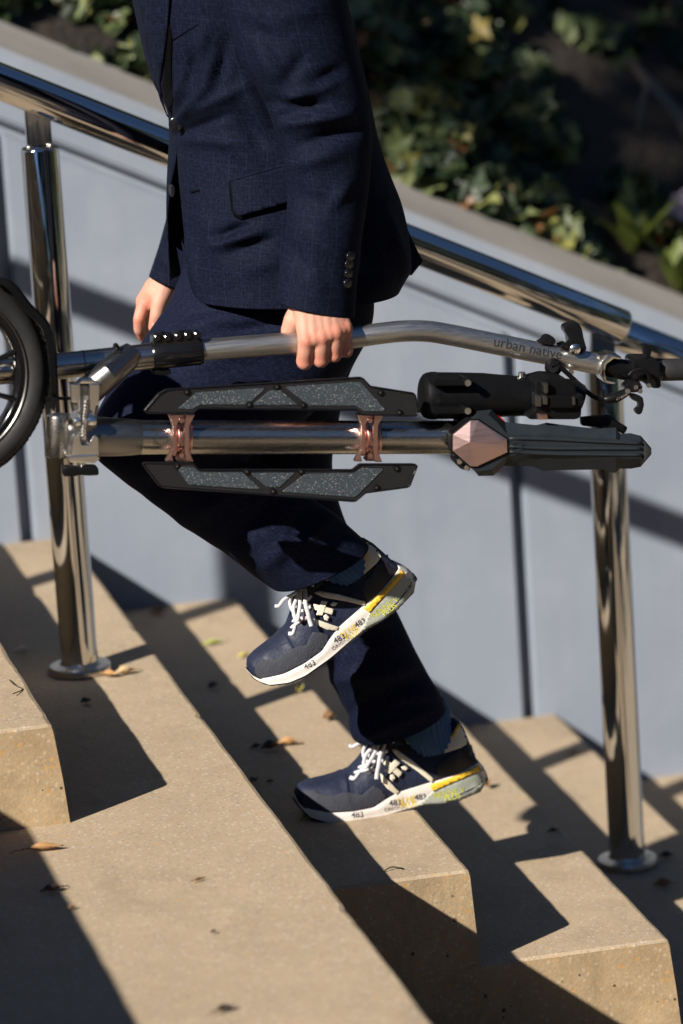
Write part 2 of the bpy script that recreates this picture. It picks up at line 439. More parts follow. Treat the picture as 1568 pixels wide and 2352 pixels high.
# unseen tree added right of the picture to block sky and deepen foreground shade
sky_block_tree = root('tree', (5.2, -4.6, -1.93), 'added unseen tree right of the terraces, blocking sky light', 'tree')
pp, nn = crown_points(rg, (3.6, -3.6, 3.4), (2.2, 1.9, 1.5), 2600, .2)
v, f = trunk_mesh(sky_block_tree.location, (4.4, -4.1, 3.6), .16, [tuple(pp[i]) for i in range(0, 2600, 220)], rg)
obj('trunk', v, f, M['bark'], sky_block_tree)
scatter('crown', OVAL, OVALF, pp, nn, .26, M['treeleaf'], 16, parent=sky_block_tree, jit=.9)
# woodland all round the stairs, outside the picture: it shuts out the low sky
V_, F_ = [], []; lp, ln = [], []
spots = [(x, -15-2.5*rg.rand(), 0) for x in np.linspace(-7, 14, 9)] + [(12+3*rg.rand(), y, -1.9) for y in np.linspace(-12, 10, 8)] + \
        [(x, 9+2*rg.rand(), 3) for x in np.linspace(-12, 10, 9)] + [(-14-2*rg.rand(), y, 2.6) for y in np.linspace(0, 8, 4)]
for (x, y, z) in spots:
    zb = max(-1.93, min(2.25, -.5*x)) if y < YW else min(7, bank_z(x, y))
    H = rg.uniform(7, 9.5)
    pq, nq = crown_points(rg, (x, y, zb+H*.55), (2.3, 2.3, H*.48), 1000, .3)
    lp += pq; ln += nq
    v, f = trunk_mesh((x, y, zb-.3), (x+.3, y, zb+H*.8), .22, [tuple(pq[i]) for i in range(0, 1000, 140)], rg)
    k = len(V_); V_ += v; F_ += [tuple(q+k for q in ff) for ff in f]
wl = scatter('woodland', OVAL, OVALF, lp, ln, .75, M['treeleaf'], 9, jit=.9)
setp(wl, 'dark woodland round the steps beyond the picture', 'woodland', kind='stuff')
tk = obj('woodland_trunks', V_, F_, M['bark']); setp(tk, 'dark trunks of the woodland beyond the picture', 'woodland', kind='stuff')

# small plants on the bank at the right
def blade_plant(name, px, Y, n, L, mat, label, seed, cat='plant'):
    rgp = np.random.RandomState(seed); b = P(px[0], px[1], Y); b.z = bank_z(b.x, b.y)-.01
    r_ = root(name, b, label, cat)
    for i in range(n):
        an = rgp.uniform(0, 6.28); tilt = rgp.uniform(.15, .7); d = V((math.cos(an)*tilt, math.sin(an)*tilt-.1, 1)).normalized()
        l = L*rgp.uniform(.6, 1.1); wv = V((math.sin(an), -math.cos(an), 0))
        vs2 = []
        for t in np.linspace(0, 1, 6):
            c = b + d*l*t + V((math.cos(an), math.sin(an), -.5))*l*.25*t*t
            ww = .016*math.sin(math.pi*min(1, t*.9+.08))+.001
            vs2 += [c-wv*ww, c+V((0, 0, -.004)), c+wv*ww]
        obj('leaf', vs2, grid_faces(6, 3, False), mat, r_)
    return r_
M['blade'] = leafmat('bright blades', [(0, (.09, .13, .03)), (.6, (.15, .19, .04)), (1, (.22, .23, .055))], .45, .4)
blade_plant('leafy_plant', (1455, 610), YW+.55, 16, .16, M['blade'], 'bright yellow-green plant with upright blades above the coping at right', 3)
blade_plant('leafy_plant', (1555, 640), YW+.50, 14, .13, M['blade'], 'yellow-green tuft at the right edge above the coping', 5)
M['petal'] = simple('pale mauve petals', (.30, .25, .38), .6)
fp = P(1562, 470, YW+.62)
fr = root('flower', (fp.x, fp.y, bank_z(fp.x, fp.y)), 'pale mauve flower at the right edge of the bank', 'flower')
v, f = sweep([V((fp.x, fp.y, bank_z(fp.x, fp.y)-.01)), fp], .004, 6); obj('stem', v, f, M['blade'], fr)
for i in range(9):
    an = i*.698; d = V((math.cos(an), -.6, math.sin(an))).normalized()
    q = scatter('petal', OVAL, OVALF, [tuple(fp+d*.022)], [(0, -1, .2)], .05, M['petal'], 20+i, parent=fr, jit=.3)
M['paleb'] = simple('pale bare branch', (.13, .105, .085), .8, bump=(40, .5, .004))
bp = [P(1440, 135, YW+.8), P(1490, 190, YW+.78), P(1540, 250, YW+.72), P(1600, 330, YW+.66)]
brr = root('fallen_branch', (bp[3].x, bp[3].y, bank_z(bp[3].x, bp[3].y)), 'pale bare branch lying over the dark ivy, upper right', 'branch')
v, f = sweep([V(q) for q in catmull(bp, 5)], list(np.linspace(.009, .017, 16)), 8); obj('limb', v, f, M['paleb'], brr)
v, f = sweep([bp[1], P(1470, 250, YW+.74), P(1462, 300, YW+.7)], [.008, .006, .003], 8); obj('twig', v, f, M['paleb'], brr)

# ------------------------------------------------------------------ dead leaves on the steps
LM = {n: simple('leaf '+n, c, .7, bump=(80, .5, .002), var=.35) for n, c in dict(orange=(.38, .21, .085), tan=(.50, .36, .20), dark=(.05, .035, .025), yellow=(.52, .44, .10), lime=(.34, .40, .07), brown=(.20, .11, .05), pale=(.55, .5, .45)).items()}
def dry_leaf(px, Z, L, ang, mat, label, curl=.35, wid=.3, lift=.004, stalk=True):
    b = PZ(px[0], px[1], Z); b.z = Z
    r_ = root('dead_leaf', b, label, 'leaf', 'dead leaves on the steps')
    ca, sa = math.cos(ang), math.sin(ang); vs2 = []; K = 9
    for t in np.linspace(0, 1, K):
        wv = wid*L*math.sin(math.pi*min(.97, t**.8*.97+.03))**.9
        for s in (-1, -.5, 0, .5, 1):
            x = (t-.5)*L; y = s*wv*.5
            z = lift + curl*L*.5*(s*s)*math.sin(math.pi*t) + curl*L*.35*(t-.45)**2*2 + .0012*math.sin(9*t+s*3)
            vs2.append(b+V((x*ca-y*sa, x*sa+y*ca, z)))
    o = obj('blade', vs2, grid_faces(K, 5, False), mat, r_)
    md = o.modifiers.new('thick', 'SOLIDIFY'); md.thickness = .0006
    if stalk:
        a = b+V((.5*L*ca, .5*L*sa, lift+.002)); e = b+V((.78*L*ca, .78*L*sa+.004, .002))
        v, f = sweep([a, a.lerp(e, .5)+V((0, 0, .002)), e], [.0009, .0008, .0006], 6); obj('stalk', v, f, mat, r_)
A0, C0, D0, E0 = 0.0, -RISE, -2*RISE, -3*RISE
for a in [((98, 1956), A0, .060, math.pi-.05, 'orange', 'long orange-brown leaf on the front tread below the cut step end', .25, .22),
          ((288, 1551), A0, .040, .2, 'tan', 'curled tan leaf against the flange of the left rail post', .5, .35),
          ((250, 1556), A0, .030, 2.6, 'orange', 'small orange leaf under the left post flange', .5, .4),
          ((52, 1501), A0, .034, .3, 'pale', 'pale shrivelled leaf in shade left of the left post', .5, .3),
          ((198, 1617), A0, .022, .5, 'dark', 'dark scrap of leaf in shade in front of the left post', .5, .6),
          ((347, 1382), C0, .048, .1, 'lime', 'yellow-green leaf by the wall foot beside the left post', .3, .3),
          ((365, 1410), C0, .040, .4, 'brown', 'brown curled leaf near the wall foot', .5, .4),
          ((489, 1481), C0, .040, .1, 'lime', 'bright lime leaf on the sunlit tread left of the raised shoe', .2, .3),
          ((490, 1582), C0, .030, .7, 'dark', 'dark curled leaf in the shade strip below the raised shoe toe', .5, .4),
          ((560, 1510), C0, .026, .3, 'yellow', 'small yellow leaf at the tip of the raised shoe', .3, .4),
          ((688, 1590), C0, .022, 1.2, 'yellow', 'crumpled yellow leaf under the raised shoe', .9, .7),
          ((758, 1655), C0, .026, .3, 'brown', 'round brown seed pod on the tread left of the trouser hem', .9, .8),
          ((660, 1714), C0, .036, -.2, 'orange', 'orange curled leaf at the shadow edge above the standing shoe', .6, .3),
          ((622, 1723), C0, .036, .2, 'dark', 'dark folded leaf in shade beside the orange one', .6, .5),
          ((588, 1721), C0, .026, .5, 'dark', 'small dark leaf leftmost of the three above the standing shoe', .4, .3),
          ((585, 1797), C0, .020, .9, 'dark', 'dark blot of leaf below the front tread edge', .4, .7),
          ((620, 1800), C0, .012, .1, 'dark', 'tiny dark crumb left of the standing shoe', .4, .7),
          ((515, 2325), A0, .034, math.pi+.5, 'dark', 'dark pointed leaf on the front tread near the bottom edge', .3, .3),
          ((455, 2026), A0, .022, .3, 'brown', 'thin brown seed with a tail in the middle of the front tread', .2, .15),
          ((490, 2146), A0, .008, .3, 'dark', 'tiny dark seed low on the front tread', .5, .6),
          ((120, 2050), A0, .034, .2, 'dark', 'dark leaf in the front tread shadow', .4, .4),
          ((165, 2090), A0, .012, .2, 'brown', 'small brown crumb just right of the front tread shadow', .4, .6),
          ((1119, 1810), D0, .026, 1.4, 'brown', 'brown leaf behind the heel of the standing shoe', .9, .5),
          ((985, 1830), D0, .030, .1, 'brown', 'brown leaf in shade under the heel of the standing shoe', .2, .4),
          ((1270, 1914), D0, .020, .1, 'dark', 'dark leaf in the shadow left of the right post', .4, .5),
          ((1320, 1735), E0, .040, .3, 'brown', 'grey-brown leaf on the shadow band near the wall at right', .2, .25),
          ((1522, 2038), E0, .034, -.1, 'brown', 'brown leaf below the flange of the right post', .6, .5),
          ((1530, 1972), E0, .028, -.1, 'dark', 'dark leaf right of the right post flange', .5, .6)]:
    dry_leaf(a[0], a[1], a[2], a[3], LM[a[4]], a[5], a[6], a[7], stalk=a[2] > .03)
# dry twig on the step at the left edge and one on the tread under the standing shoe
def twig(pxs, Z, r_, label):
    pts = []
    for i, (x, y) in enumerate(pxs):
        q = PZ(x, y, Z); q.z = Z+r_+(.004 if i % 2 else 0); pts.append(q)
    v, f = sweep([V(q) for q in catmull(pts, 4)], r_, 6)
    setp(obj('twig', v, f, LM['dark']), label, 'twig')
twig([(22, 1562), (34, 1580), (52, 1584), (30, 1600)], RISE, .0009, 'thin bent twig on the step at the left edge')
twig([(880, 2003), (900, 1998), (925, 1996), (918, 2000)], C0, .0012, 'dry stalk at the edge of the tread below the standing shoe')
twig([(690, 1885), (705, 1877), (722, 1872)], C0, .0012, 'short green sprig in the shade by the toe of the standing shoe')

# ------------------------------------------------------------------ folded scooter carried beside the leg
M['ti'] = None
def brushed(name, col, rough, axis_scale=(6, 200, 200), bs=.06):
    t = NT(name); c = t.coord(scale=axis_scale)
    f = t.noise(c, 3, 6); g = t.noise(t.coord(), 9, 4)
    colr = t.mix(t.ramp(g, [(.3, (0, 0, 0)), (.7, (1, 1, 1))]), tuple(x*.82 for x in col), col)
    t.set(Base_Color=colr, Metallic=1.0, Roughness=t.ramp(f, [(.25, (rough*.8,)*3), (.75, (rough*1.3,)*3)]))
    t.bump(f, bs, .0005); return t.m
M['ti'] = brushed('brushed titanium', (.50, .47, .43), .25)
M['tistem'] = brushed('bead blasted titanium', (.60, .58, .55), .40)
M['tidark'] = brushed('brushed titanium weld collar', (.26, .25, .24), .34)
M['alu'] = simple('machined aluminium', (.88, .87, .85), .22, 1.0, var=.08)
M['rose'] = brushed('rose gold anodised aluminium', (.74, .46, .41), .30, (30, 30, 30), .02)
M['rosep'] = brushed('rose gold fender plate', (.76, .53, .50), .42, (8, 8, 400), .05)
M['blk'] = simple('satin black plastic', (.004, .0042, .0048), .45, var=.2, spec=.16)
M['blkg'] = simple('gloss black anodised', (.006, .006, .007), .18, var=.2, spec=.4)
M['rubber'] = simple('black rubber', (.020, .020, .021), .62, bump=(300, .25, .0006), var=.2, spec=.3)
M['fender'] = simple('charcoal moulded plastic', (.014, .019, .024), .5, bump=(500, .15, .0004), var=.15, spec=.35)
M['spring'] = simple('spring steel', (.5, .48, .45), .25, 1.0)
M['red'] = simple('red light lens', (.65, .01, .01), .2)
M['print'] = simple('dark print', (.02, .02, .022), .5)
def carbon():
    t = NT('carbon fibre'); c = t.coord(scale=(1, 1, 1))
    ch = t.n('TexChecker'); ch.inputs['Scale'].default_value = 430
    ro = t.n('Mapping'); ro.inputs['Rotation'].default_value = (0, .6, 0); t.l(c, ro.inputs['Vector']); t.l(ro.outputs[0], ch.inputs['Vector'])
    t.set(Base_Color=t.mix(ch.outputs['Fac'], (.006, .006, .007), (.020, .020, .022)), Roughness=.42)
    t.b.inputs['Specular IOR Level'].default_value = .3
    t.set(Coat_Weight=.08, Coat_Roughness=.12); return t.m
M['carbon'] = carbon()
def grit():
    t = NT('glittering grip tape'); c = t.coord()
    vo = t.n('TexVoronoi'); vo.inputs['Scale'].default_value = 1100; t.l(c, vo.inputs['Vector'])
    sep = t.n('SeparateColor'); t.l(vo.outputs['Color'], sep.inputs[0])
    spark = t.ramp(sep.outputs[0], [(.94, (0, 0, 0)), (.97, (1, 1, 1))])
    colv = t.mix(.75, vo.outputs['Color'], (.30, .37, .42))
    col = t.mix(spark, t.mix(sep.outputs[1], (.014, .022, .029), (.040, .057, .070)), colv)
    t.set(Base_Color=col, Roughness=.5, Metallic=t.math('MULTIPLY', spark, .5)); t.bump(vo.outputs['Distance'], .6, .001); return t.m
M['grit'] = grit()

YS = -0.03                          # plane of the main tube
sc = root('kick_scooter', P(760, 1040, YS), 'folded titanium kick scooter with black footplates held at the person\'s side', 'scooter')
def Z1(x, y): return (x/2.9526, y/2.9526+597.5)
def Z2(x, y): return (x/2.2495+298.7, y/2.2495+697)
def Z3(x, y): return (x/2.4553+929.4, y/2.4553+697)
PM = 1/1588.0                        # metres per picture unit at the scooter
def curve_tube(name, pts, r, mat, Y=YS, n=24, sub=6, parent=None, **k):
    p3 = [P(q[0], q[1], Y if len(q) < 3 else q[2]) for q in pts]
    return tube(name, [V(q) for q in catmull(p3, sub)], r, mat, parent or sc, n, **k)
# main (deck) tube and stub, collar
mt = tube('main_tube', [P(300, 1004, YS), P(318, 1004, YS), P(700, 1004, YS), P(1060, 1004, YS)], 38.5*PM, M['ti'], sc, 40)
a = P(225, 1003, YS); b = P(318, 1004, YS)
tube('tube_stub', [P(150, 1001, YS), P(190, 1002, YS), P(262, 1003, YS), P(300, 1004, YS), P(322, 1004, YS)], [43*PM, 44*PM, 43.5*PM, 41*PM, 38.6*PM], M['tidark'], sc, 36)
tube('head_collar', [P(136, 953, YS+.004), P(136, 956, YS+.004), P(136, 1000, YS+.004), P(136, 1044, YS+.004), P(136, 1047, YS+.004)], [28*PM, 29*PM, 31*PM, 32*PM, 31*PM], M['ti'], sc, 36)
# stem
YT = 0.004
stem_px = [(345, 817), (463, 804), (600, 793), (690, 786), (800, 776), (870, 766), (929, 760), (985, 761), (1040, 770), (1100, 782), (1230, 808), (1384, 838)]
st = curve_tube('stem', stem_px, 24.5*PM, M['tistem'], YT, 36, 8)
tube('stem_sleeve', [P(-143, 862, YT+.004), P(40, 850, YT), P(132, 841, YT), P(352, 817, YT)], 29.5*PM, M['ti'], sc, 36)
tube('seam_ring', [P(189, 834.8, YT), P(193, 834.4, YT)], 30.2*PM, M['tidark'], sc, 36)
tube('stem_branch', [P(306, 806, YT-.006), P(290, 822, YT-.010), P(245, 862, YS-.006), P(205, 897, YS)], [24*PM, 31*PM, 33*PM, 33*PM], M['tidark'], sc, 36)
# cable eye on the branch
curve_tube('cable_eye', [Z1(795, 632), Z1(800, 600), Z1(783, 572), Z1(778, 590)], .003, M['blk'], YT-.026, 8)
v, f = sweep([P(*Z1(800, 636), YT-.026), P(*Z1(800, 630), YT-.030)], [.007, .005], 14); obj('grommet', v, f, M['blk'], sc)
# black stem clamp with a row of bolts
cl = curve_tube('stem_clamp', [(346, 816), (352, 815.5), (404, 810), (456, 805), (463, 804)], [29*PM, 33*PM, 33*PM, 33*PM, 30*PM], M['blkg'], YT, 32, 1)
cb = pprism('clamp_block', [(352, 774), (372, 766), (395, 771), (415, 766), (440, 763), (460, 768), (461, 800), (352, 812)], YT-.014, .028, M['blkg'], cl, .003)
for x, y in ((360, 775), (383, 775), (408, 772), (430, 770), (452, 768)):
    q = P(x, y, YT-.010)
    v, f = sweep([q+V((0, .006, 0)), q+V((0, -.006, 0)), q+V((0, -.0075, 0))], [.0058, .0058, .004], 12); auto_smooth(obj('bolt', v, f, M['blkg'], cl))
pprism('clamp_tab', [Z1(1030, 745), Z1(1150, 735), Z1(1165, 770), Z1(1120, 785), Z1(1040, 775)], YT-.008, .014, M['blk'], cl, .002)
# hinge: machined blocks, spring, screw, foot plate and knob
YH = YS-.034
hg = pprism('hinge', [Z1(480, 842), Z1(672, 842), Z1(672, 1010), Z1(655, 1060), Z1(668, 1230), Z1(676, 1330), Z1(480, 1330), Z1(488, 1230), Z1(505, 1060), Z1(484, 970)], YH+.012, .022, M['tidark'], sc, .003)
for poly in ([Z1(474, 838), Z1(545, 838), Z1(545, 1010), Z1(525, 1050), Z1(520, 965), Z1(482, 965)],
             [Z1(606, 838), Z1(676, 838), Z1(672, 985), Z1(650, 985), Z1(640, 1050), Z1(606, 1010)],
             [Z1(484, 1070), Z1(520, 1018), Z1(548, 1050), Z1(548, 1110), Z1(500, 1110)],
             [Z1(586, 1050), Z1(636, 1020), Z1(660, 1080), Z1(645, 1110), Z1(586, 1110)],
             [Z1(500, 1180), Z1(530, 1180), Z1(555, 1250), Z1(600, 1250), Z1(640, 1180), Z1(668, 1200), Z1(672, 1330), Z1(478, 1330)]):
    pprism('hinge_cheek', poly, YH, .018, M['alu'], hg, .0016)
pprism('hinge_plate', [Z1(450, 1330), Z1(660, 1318), Z1(680, 1345), Z1(640, 1378), Z1(470, 1372)], YH-.004, .03, M['alu'], hg, .0015)
pprism('hinge_cap', [Z1(525, 838), Z1(560, 808), Z1(600, 803), Z1(640, 812), Z1(672, 838)], YH+.002, .02, M['alu'], hg, .002)
hel = []
for i in range(0, 121):
    t = i/120; cx, cy = 585+(560-585)*t, 955+(1205-955)*t
    an = t*2*math.pi*11
    hel.append(P(*Z1(cx+16*math.cos(an), cy), YH-.003+.0062*math.sin(an)*-1))
v, f = sweep(hel, .0013, 6); obj('spring', v, f, M['spring'], hg)
tube('spring_rod', [P(*Z1(583, 915), YH-.003), P(*Z1(566, 1215), YH-.003)], .0032, M['alu'], hg, 12)
v, f = sweep([P(*Z1(x, 1092), YH-.006) for x in (500, 520, 545)], [.006, .0075, .006], 14); obj('pivot', v, f, M['alu'], hg)
v, f = sweep([P(*Z1(x, 1088), YH-.006) for x in (590, 620, 650)], [.006, .0075, .006], 14); obj('pivot', v, f, M['alu'], hg)
tube('knob_screw', [P(*Z1(560, 1370), YH+.010), P(*Z1(560, 1415), YH+.010)], .0042, M['alu'], hg, 14)
pprism('knob', [Z1(428, 1412), Z1(470, 1404), Z1(545, 1414), Z1(600, 1402), Z1(668, 1404), Z1(674, 1460), Z1(600, 1464), Z1(545, 1458), Z1(500, 1470), Z1(432, 1468)], YH-.002, .024, M['blk'], hg, .003)
# rose gold clamps holding the footplates
def clamp(x0):
    o = lambda pts: [(x0+px, y) for px, y in pts]
    r_ = pprism('footplate_clamp', o([(2, 952), (33, 952), (21, 975), (21, 1036), (10, 1046), (14, 1060), (-4, 1060), (6, 1040), (12, 1030), (12, 978)]), YS-.034, .012, M['rose'], sc, .0012)
    pprism('clamp_strip', o([(42, 952), (63, 952), (50, 976), (50, 1036), (60, 1061), (43, 1061), (39, 1036), (39, 976)]), YS-.034, .012, M['rose'], r_, .0012)
    for s in (-1, 1):
        pprism('clamp_foot', o([(22, 1005+s*54), (44, 1005+s*54), (36, 1005+s*42), (27, 1005+s*42)]), YS-.026, .02, M['rose'], r_, .001)
    v, f = [], []
    for xx in (16, 45):     # ring round the tube behind the strip
        vv, ff = sweep([P(x0+xx-5, 1004, YS), P(x0+xx+5, 1004, YS)], 42*PM, 32, False); k = len(v); v += vv; f += [tuple(q+k for q in g) for g in ff]
    o2 = obj('clamp_ring', v, f, M['rose'], r_); md = o2.modifiers.new('t', 'SOLIDIFY'); md.thickness = .002
    for s in (-1, 1):
        q = P(x0+31, 1005+s*40, YS-.032); v, f = sweep([q, q+V((0, -.004, 0))], .0035, 10); obj('clamp_bolt', v, f, M['rose'], r_)
clamp(385); clamp(818)
# footplates
YF = YS-.040
def footplate(outline, inserts, screws, rails):
    fp = pprism('footplate', [Z2(*q) for q in outline], YF, .010, M['carbon'], sc, .0016)
    for ins in inserts: pprism('grip_tape', [Z2(*q) for q in ins], YF-.0012, .004, M['grit'], fp, .0005)
    # thin raised lip along the edge
    loop = [P(*Z2(*q), YF-.0004) for q in outline]; loop.append(loop[0]); loop.append(loop[1])
    dense = [loop[i].lerp(loop[i+1], t) for i in range(len(loop)-2) for t in (.03, .5, .97)]
    dense.append(dense[0])
    v, f = sweep(dense, .0014, 6, False); obj('edge_lip', v, f, M['blkg'], fp)
    for x, y in screws:
        q = P(*Z2(x, y), YF)
        v, f = sweep([q, q+V((0, -.0022, 0)), q+V((0, -.0028, 0))], [.0046, .0046, .003], 12); s_ = auto_smooth(obj('screw', v, f, M['blk'], fp))
        v, f = sweep([q+V((0, -.0020, 0)), q+V((0, -.0030, 0))], .002, 6); obj('socket', v, f, M['tidark'], s_)
footplate([(75, 553), (150, 468), (192, 445), (1188, 382), (1205, 390), (1240, 428), (1460, 463), (1473, 475), (1491, 562), (1475, 580), (1196, 573), (1165, 549), (352, 541), (322, 566), (88, 564)],
          [[(250, 542), (345, 460), (690, 436), (692, 445), (610, 520), (362, 522), (322, 546)], [(636, 523), (722, 449), (776, 449), (866, 523)],
           [(805, 436), (810, 430), (1184, 405), (1200, 415), (1317, 546), (1305, 556), (1210, 556), (1166, 527), (925, 527)]],
          [(290, 455), (612, 520), (755, 428), (890, 522), (1290, 458), (1387, 560)], None)
footplate([(65, 828), (78, 824), (308, 824), (330, 832), (356, 860), (1150, 860), (1188, 830), (1468, 830), (1482, 840), (1445, 940), (1432, 948), (1216, 977), (1168, 1018), (1150, 1021), (165, 946), (150, 938)],
          [[(240, 845), (330, 846), (362, 872), (580, 872), (671, 955), (660, 960), (430, 943), (300, 934)], [(622, 876), (852, 874), (772, 948), (702, 946)],
           [(905, 880), (1158, 876), (1197, 850), (1300, 852), (1303, 862), (1170, 995), (1155, 1000), (785, 972)]],
          [(240, 838), (600, 866), (880, 866), (735, 968), (1375, 850), (1270, 948)], None)
# ring of small U marks and the name on the stem
def text_mesh(txt, size, off=0.0):
    cu = bpy.data.curves.new('t', 'FONT'); cu.body = txt; cu.size = size; cu.align_x = 'CENTER'; cu.align_y = 'CENTER'; cu.resolution_u = 3
    cu.offset = off; cu.extrude = 0
    to = bpy.data.objects.new('t', cu); COL.objects.link(to)
    dg = bpy.context.evaluated_depsgraph_get(); me = to.evaluated_get(dg).to_mesh()
    v = [q.co.copy() for q in me.vertices]; f = [tuple(p_.vertices) for p_ in me.polygons]
    to.evaluated_get(dg).to_mesh_clear(); bpy.data.objects.remove(to); bpy.data.curves.remove(cu)
    bm = bmesh.new(); bv = [bm.verts.new(q) for q in v]
    for ff in f:
        try: bm.faces.new([bv[i] for i in ff])
        except ValueError: pass
    ys2 = [q.y for q in v]; st_ = size*.07; yy = min(ys2)+st_
    while yy < max(ys2):      # cut into bands so that it can follow a curved surface
        bmesh.ops.bisect_plane(bm, geom=list(bm.verts)+list(bm.edges)+list(bm.faces), plane_co=(0, yy, 0), plane_no=(0, 1, 0)); yy += st_
    bm.verts.index_update(); v = [q.co.copy() for q in bm.verts]; f = [tuple(q.index for q in ff.verts) for ff in bm.faces]; bm.free()
    return v, f
def wrap_text(name, txt, size, c, ax, up, out, rad, mat, parent, off=0.0, spin=0.0, offset2=(0, 0), sx=1.0):
    """lettering laid on a tube: ax along it, out towards the viewer"""
    v, f = text_mesh(txt, size, off); res = []
    for q in v:
        x, y = q.x*sx*math.cos(spin)-q.y*math.sin(spin)+offset2[0], q.x*sx*math.sin(spin)+q.y*math.cos(spin)+offset2[1]
        an = y/rad
        res.append(c + ax*x + up*(math.sin(an)*(rad+.0006+q.z)) + out*(math.cos(an)*(rad+.0006+q.z)))
    return obj(name, res, f, mat, parent, False)
a, b = P(1100, 782, YT), P(1384, 838, YT); ax = (b-a).normalized(); vd = -ray(1200, 800).normalized()
out = (vd-ax*vd.dot(ax)).normalized(); up = out.cross(ax)
if up.z < 0: up = -up
c0 = a.lerp(b, .36)+up*.0035
wrap_text('lettering', 'urban native', .0212, P(1204, 803, YT)-out*0+up*.000, ax, up, out, 24.5*PM, M['print'], st, 0, 0, (0, .003))
ax2 = V((1, 0, 0)); ax2 = (P(700, 1004, YS)-P(318, 1004, YS)).normalized(); o2 = (vd-ax2*vd.dot(ax2)).normalized(); u2 = o2.cross(ax2)
if u2.z < 0: u2 = -u2
def umark_ring(c, rad, size, mat, parent):
    for i in range(10):
        an = i*2*math.pi/10
        wrap_text('u_mark', 'U', size, c, ax2, u2, o2, rad, mat, parent, .0002, an-math.pi/2, (.0115*math.cos(an), .0115*math.sin(an)))
umark_ring(P(365, 1004, YS), 38.5*PM, .0085, M['print'], mt)
# wheel (its axle lies left of the picture), tyre knobs, mudguard
WC = P(-133, 867, -.045); wx = V((.985, .17, 0)).normalized(); wz = V((0, 0, 1)); wn = wx.cross(wz)   # wn points to the viewer
if wn.y > 0: wn = -wn
wh = None
def torus(name, Rm, rt, rn, mat, parent, n=120, k=20, sq=1.0):
    vs2 = []
    for i in range(n):
        an = 2*math.pi*i/n; d = wx*math.cos(an)+wz*math.sin(an)
        for j in range(k):
            b_ = 2*math.pi*j/k; cc, ss = math.cos(b_), math.sin(b_)
            vs2.append(WC + d*(Rm+rt*math.copysign(abs(cc)**sq, cc)) + wn*(rn*math.copysign(abs(ss)**sq, ss)))
    fs2 = [(i*k+j, ((i+1) % n)*k+j, ((i+1) % n)*k+(j+1) % k, i*k+(j+1) % k) for i in range(n) for j in range(k)]
    return obj(name, vs2, fs2, mat, parent)
wheel = torus('wheel', (187-3)*PM, .010, .014, M['blkg'], sc, sq=.7)
ty = torus('tyre', 215*PM, 31*PM, .022, M['rubber'], wheel)
torus('rim_flange', 189*PM, .003, .018, M['tidark'], wheel, k=10)
torus('rim_bead', 178*PM, .002, .0145, M['blk'], wheel, k=8)
kv, kf = [], []
rk = random.Random(4)
for i in range(132):      # tread blocks
    an0 = 2*math.pi*i/132
    for s, b_ in ((0, -.75), (1, -.28), (0, .2), (1, .58)):
        an = an0+(.5*s)*2*math.pi/132; d = wx*math.cos(an)+wz*math.sin(an); tg = -wx*math.sin(an)+wz*math.cos(an)
        q = WC + d*(215*PM+31*PM*math.cos(b_)) + wn*(.022*math.sin(b_)); nn_ = (d*math.cos(b_)+wn*math.sin(b_)).normalized(); sd = tg.cross(nn_)
        k = len(kv); hh = .0012+rk.random()*.0010
        for zz in (-.001, hh):
            s_ = 1 if zz < 0 else .8
            for (aa, bb) in ((-1, -1), (1, -1), (1, 1), (-1, 1)): kv.append(q+nn_*zz+tg*aa*.0024*s_+sd*bb*.0034*s_)
        kf += [tuple(k+t for t in g) for g in ((4, 5, 6, 7), (0, 1, 5, 4), (1, 2, 6, 5), (2, 3, 7, 6), (3, 0, 4, 7))]
setp(obj('tread_blocks', kv, kf, M['rubber'], ty, False), kind='stuff')
hub = tube('hub', [WC-wn*.03, WC-wn*.028, WC+wn*.028, WC+wn*.03], [.03, .036, .036, .03], M['blk'], wheel, 28)
for i in range(10):
    an = i*2*math.pi/10+.10; d = wx*math.cos(an)+wz*math.sin(an)
    d2 = wx*math.cos(an+.12)+wz*math.sin(an+.12)
    tube('spoke', [WC+d*.030+wn*.012, WC+d2*.075+wn*.014, WC+d2*(180*PM)+wn*.008], [.0048, .0034, .0045], M['blkg'], wheel, 10)
# mudguard: a bent strip following the tyre
mg = [Z1(-140, 70), Z1(-60, 78), Z1(0, 112), Z1(60, 130), Z1(125, 180), Z1(210, 290), Z1(320, 405), Z1(352, 470), Z1(378, 560), Z1(388, 700), Z1(392, 820), Z1(388, 930), Z1(372, 1015)]
pts = catmull([np.array(q) for q in mg], 5); vs2 = []; cen = np.array((-143., 867.)); K = len(pts)
for i, q in enumerate(pts):
    t = i/(K-1); hw = .031*(1 if t < .88 else max(.15, (1-t)/.12)); inn = 9+9*math.sin(math.pi*min(1, t*1.0))
    d = cen-q; d /= np.linalg.norm(d)
    for (yy, kk) in ((-1, .9), (-.96, .25), (-.6, 0), (.6, 0), (.96, .25), (1, .9), (.9, 1.), (.55, .45), (-.55, .45), (-.9, 1.)):
        pq = q + d*inn*kk*1.3
        vs2.append(P(pq[0], pq[1], -.045+yy*hw))
auto_smooth(obj('mudguard', vs2, grid_faces(K, 10)+[tuple(range(10))[::-1], tuple(range((K-1)*10, K*10))], M['blk'], sc), 50)
pprism('mudguard_stay', [Z1(310, 934), Z1(480, 932), Z1(482, 948), Z1(312, 950)], -.06, .01, M['blk'], sc, .001)
pprism('mudguard_tip', [Z1(352, 925), Z1(392, 935), Z1(388, 965), Z1(372, 1026), Z1(358, 1025), Z1(356, 960)], -.070, .008, M['blk'], sc, .001)
tube('axle', [WC-wn*.07, WC+wn*.045], .008, M['alu'], sc, 16)
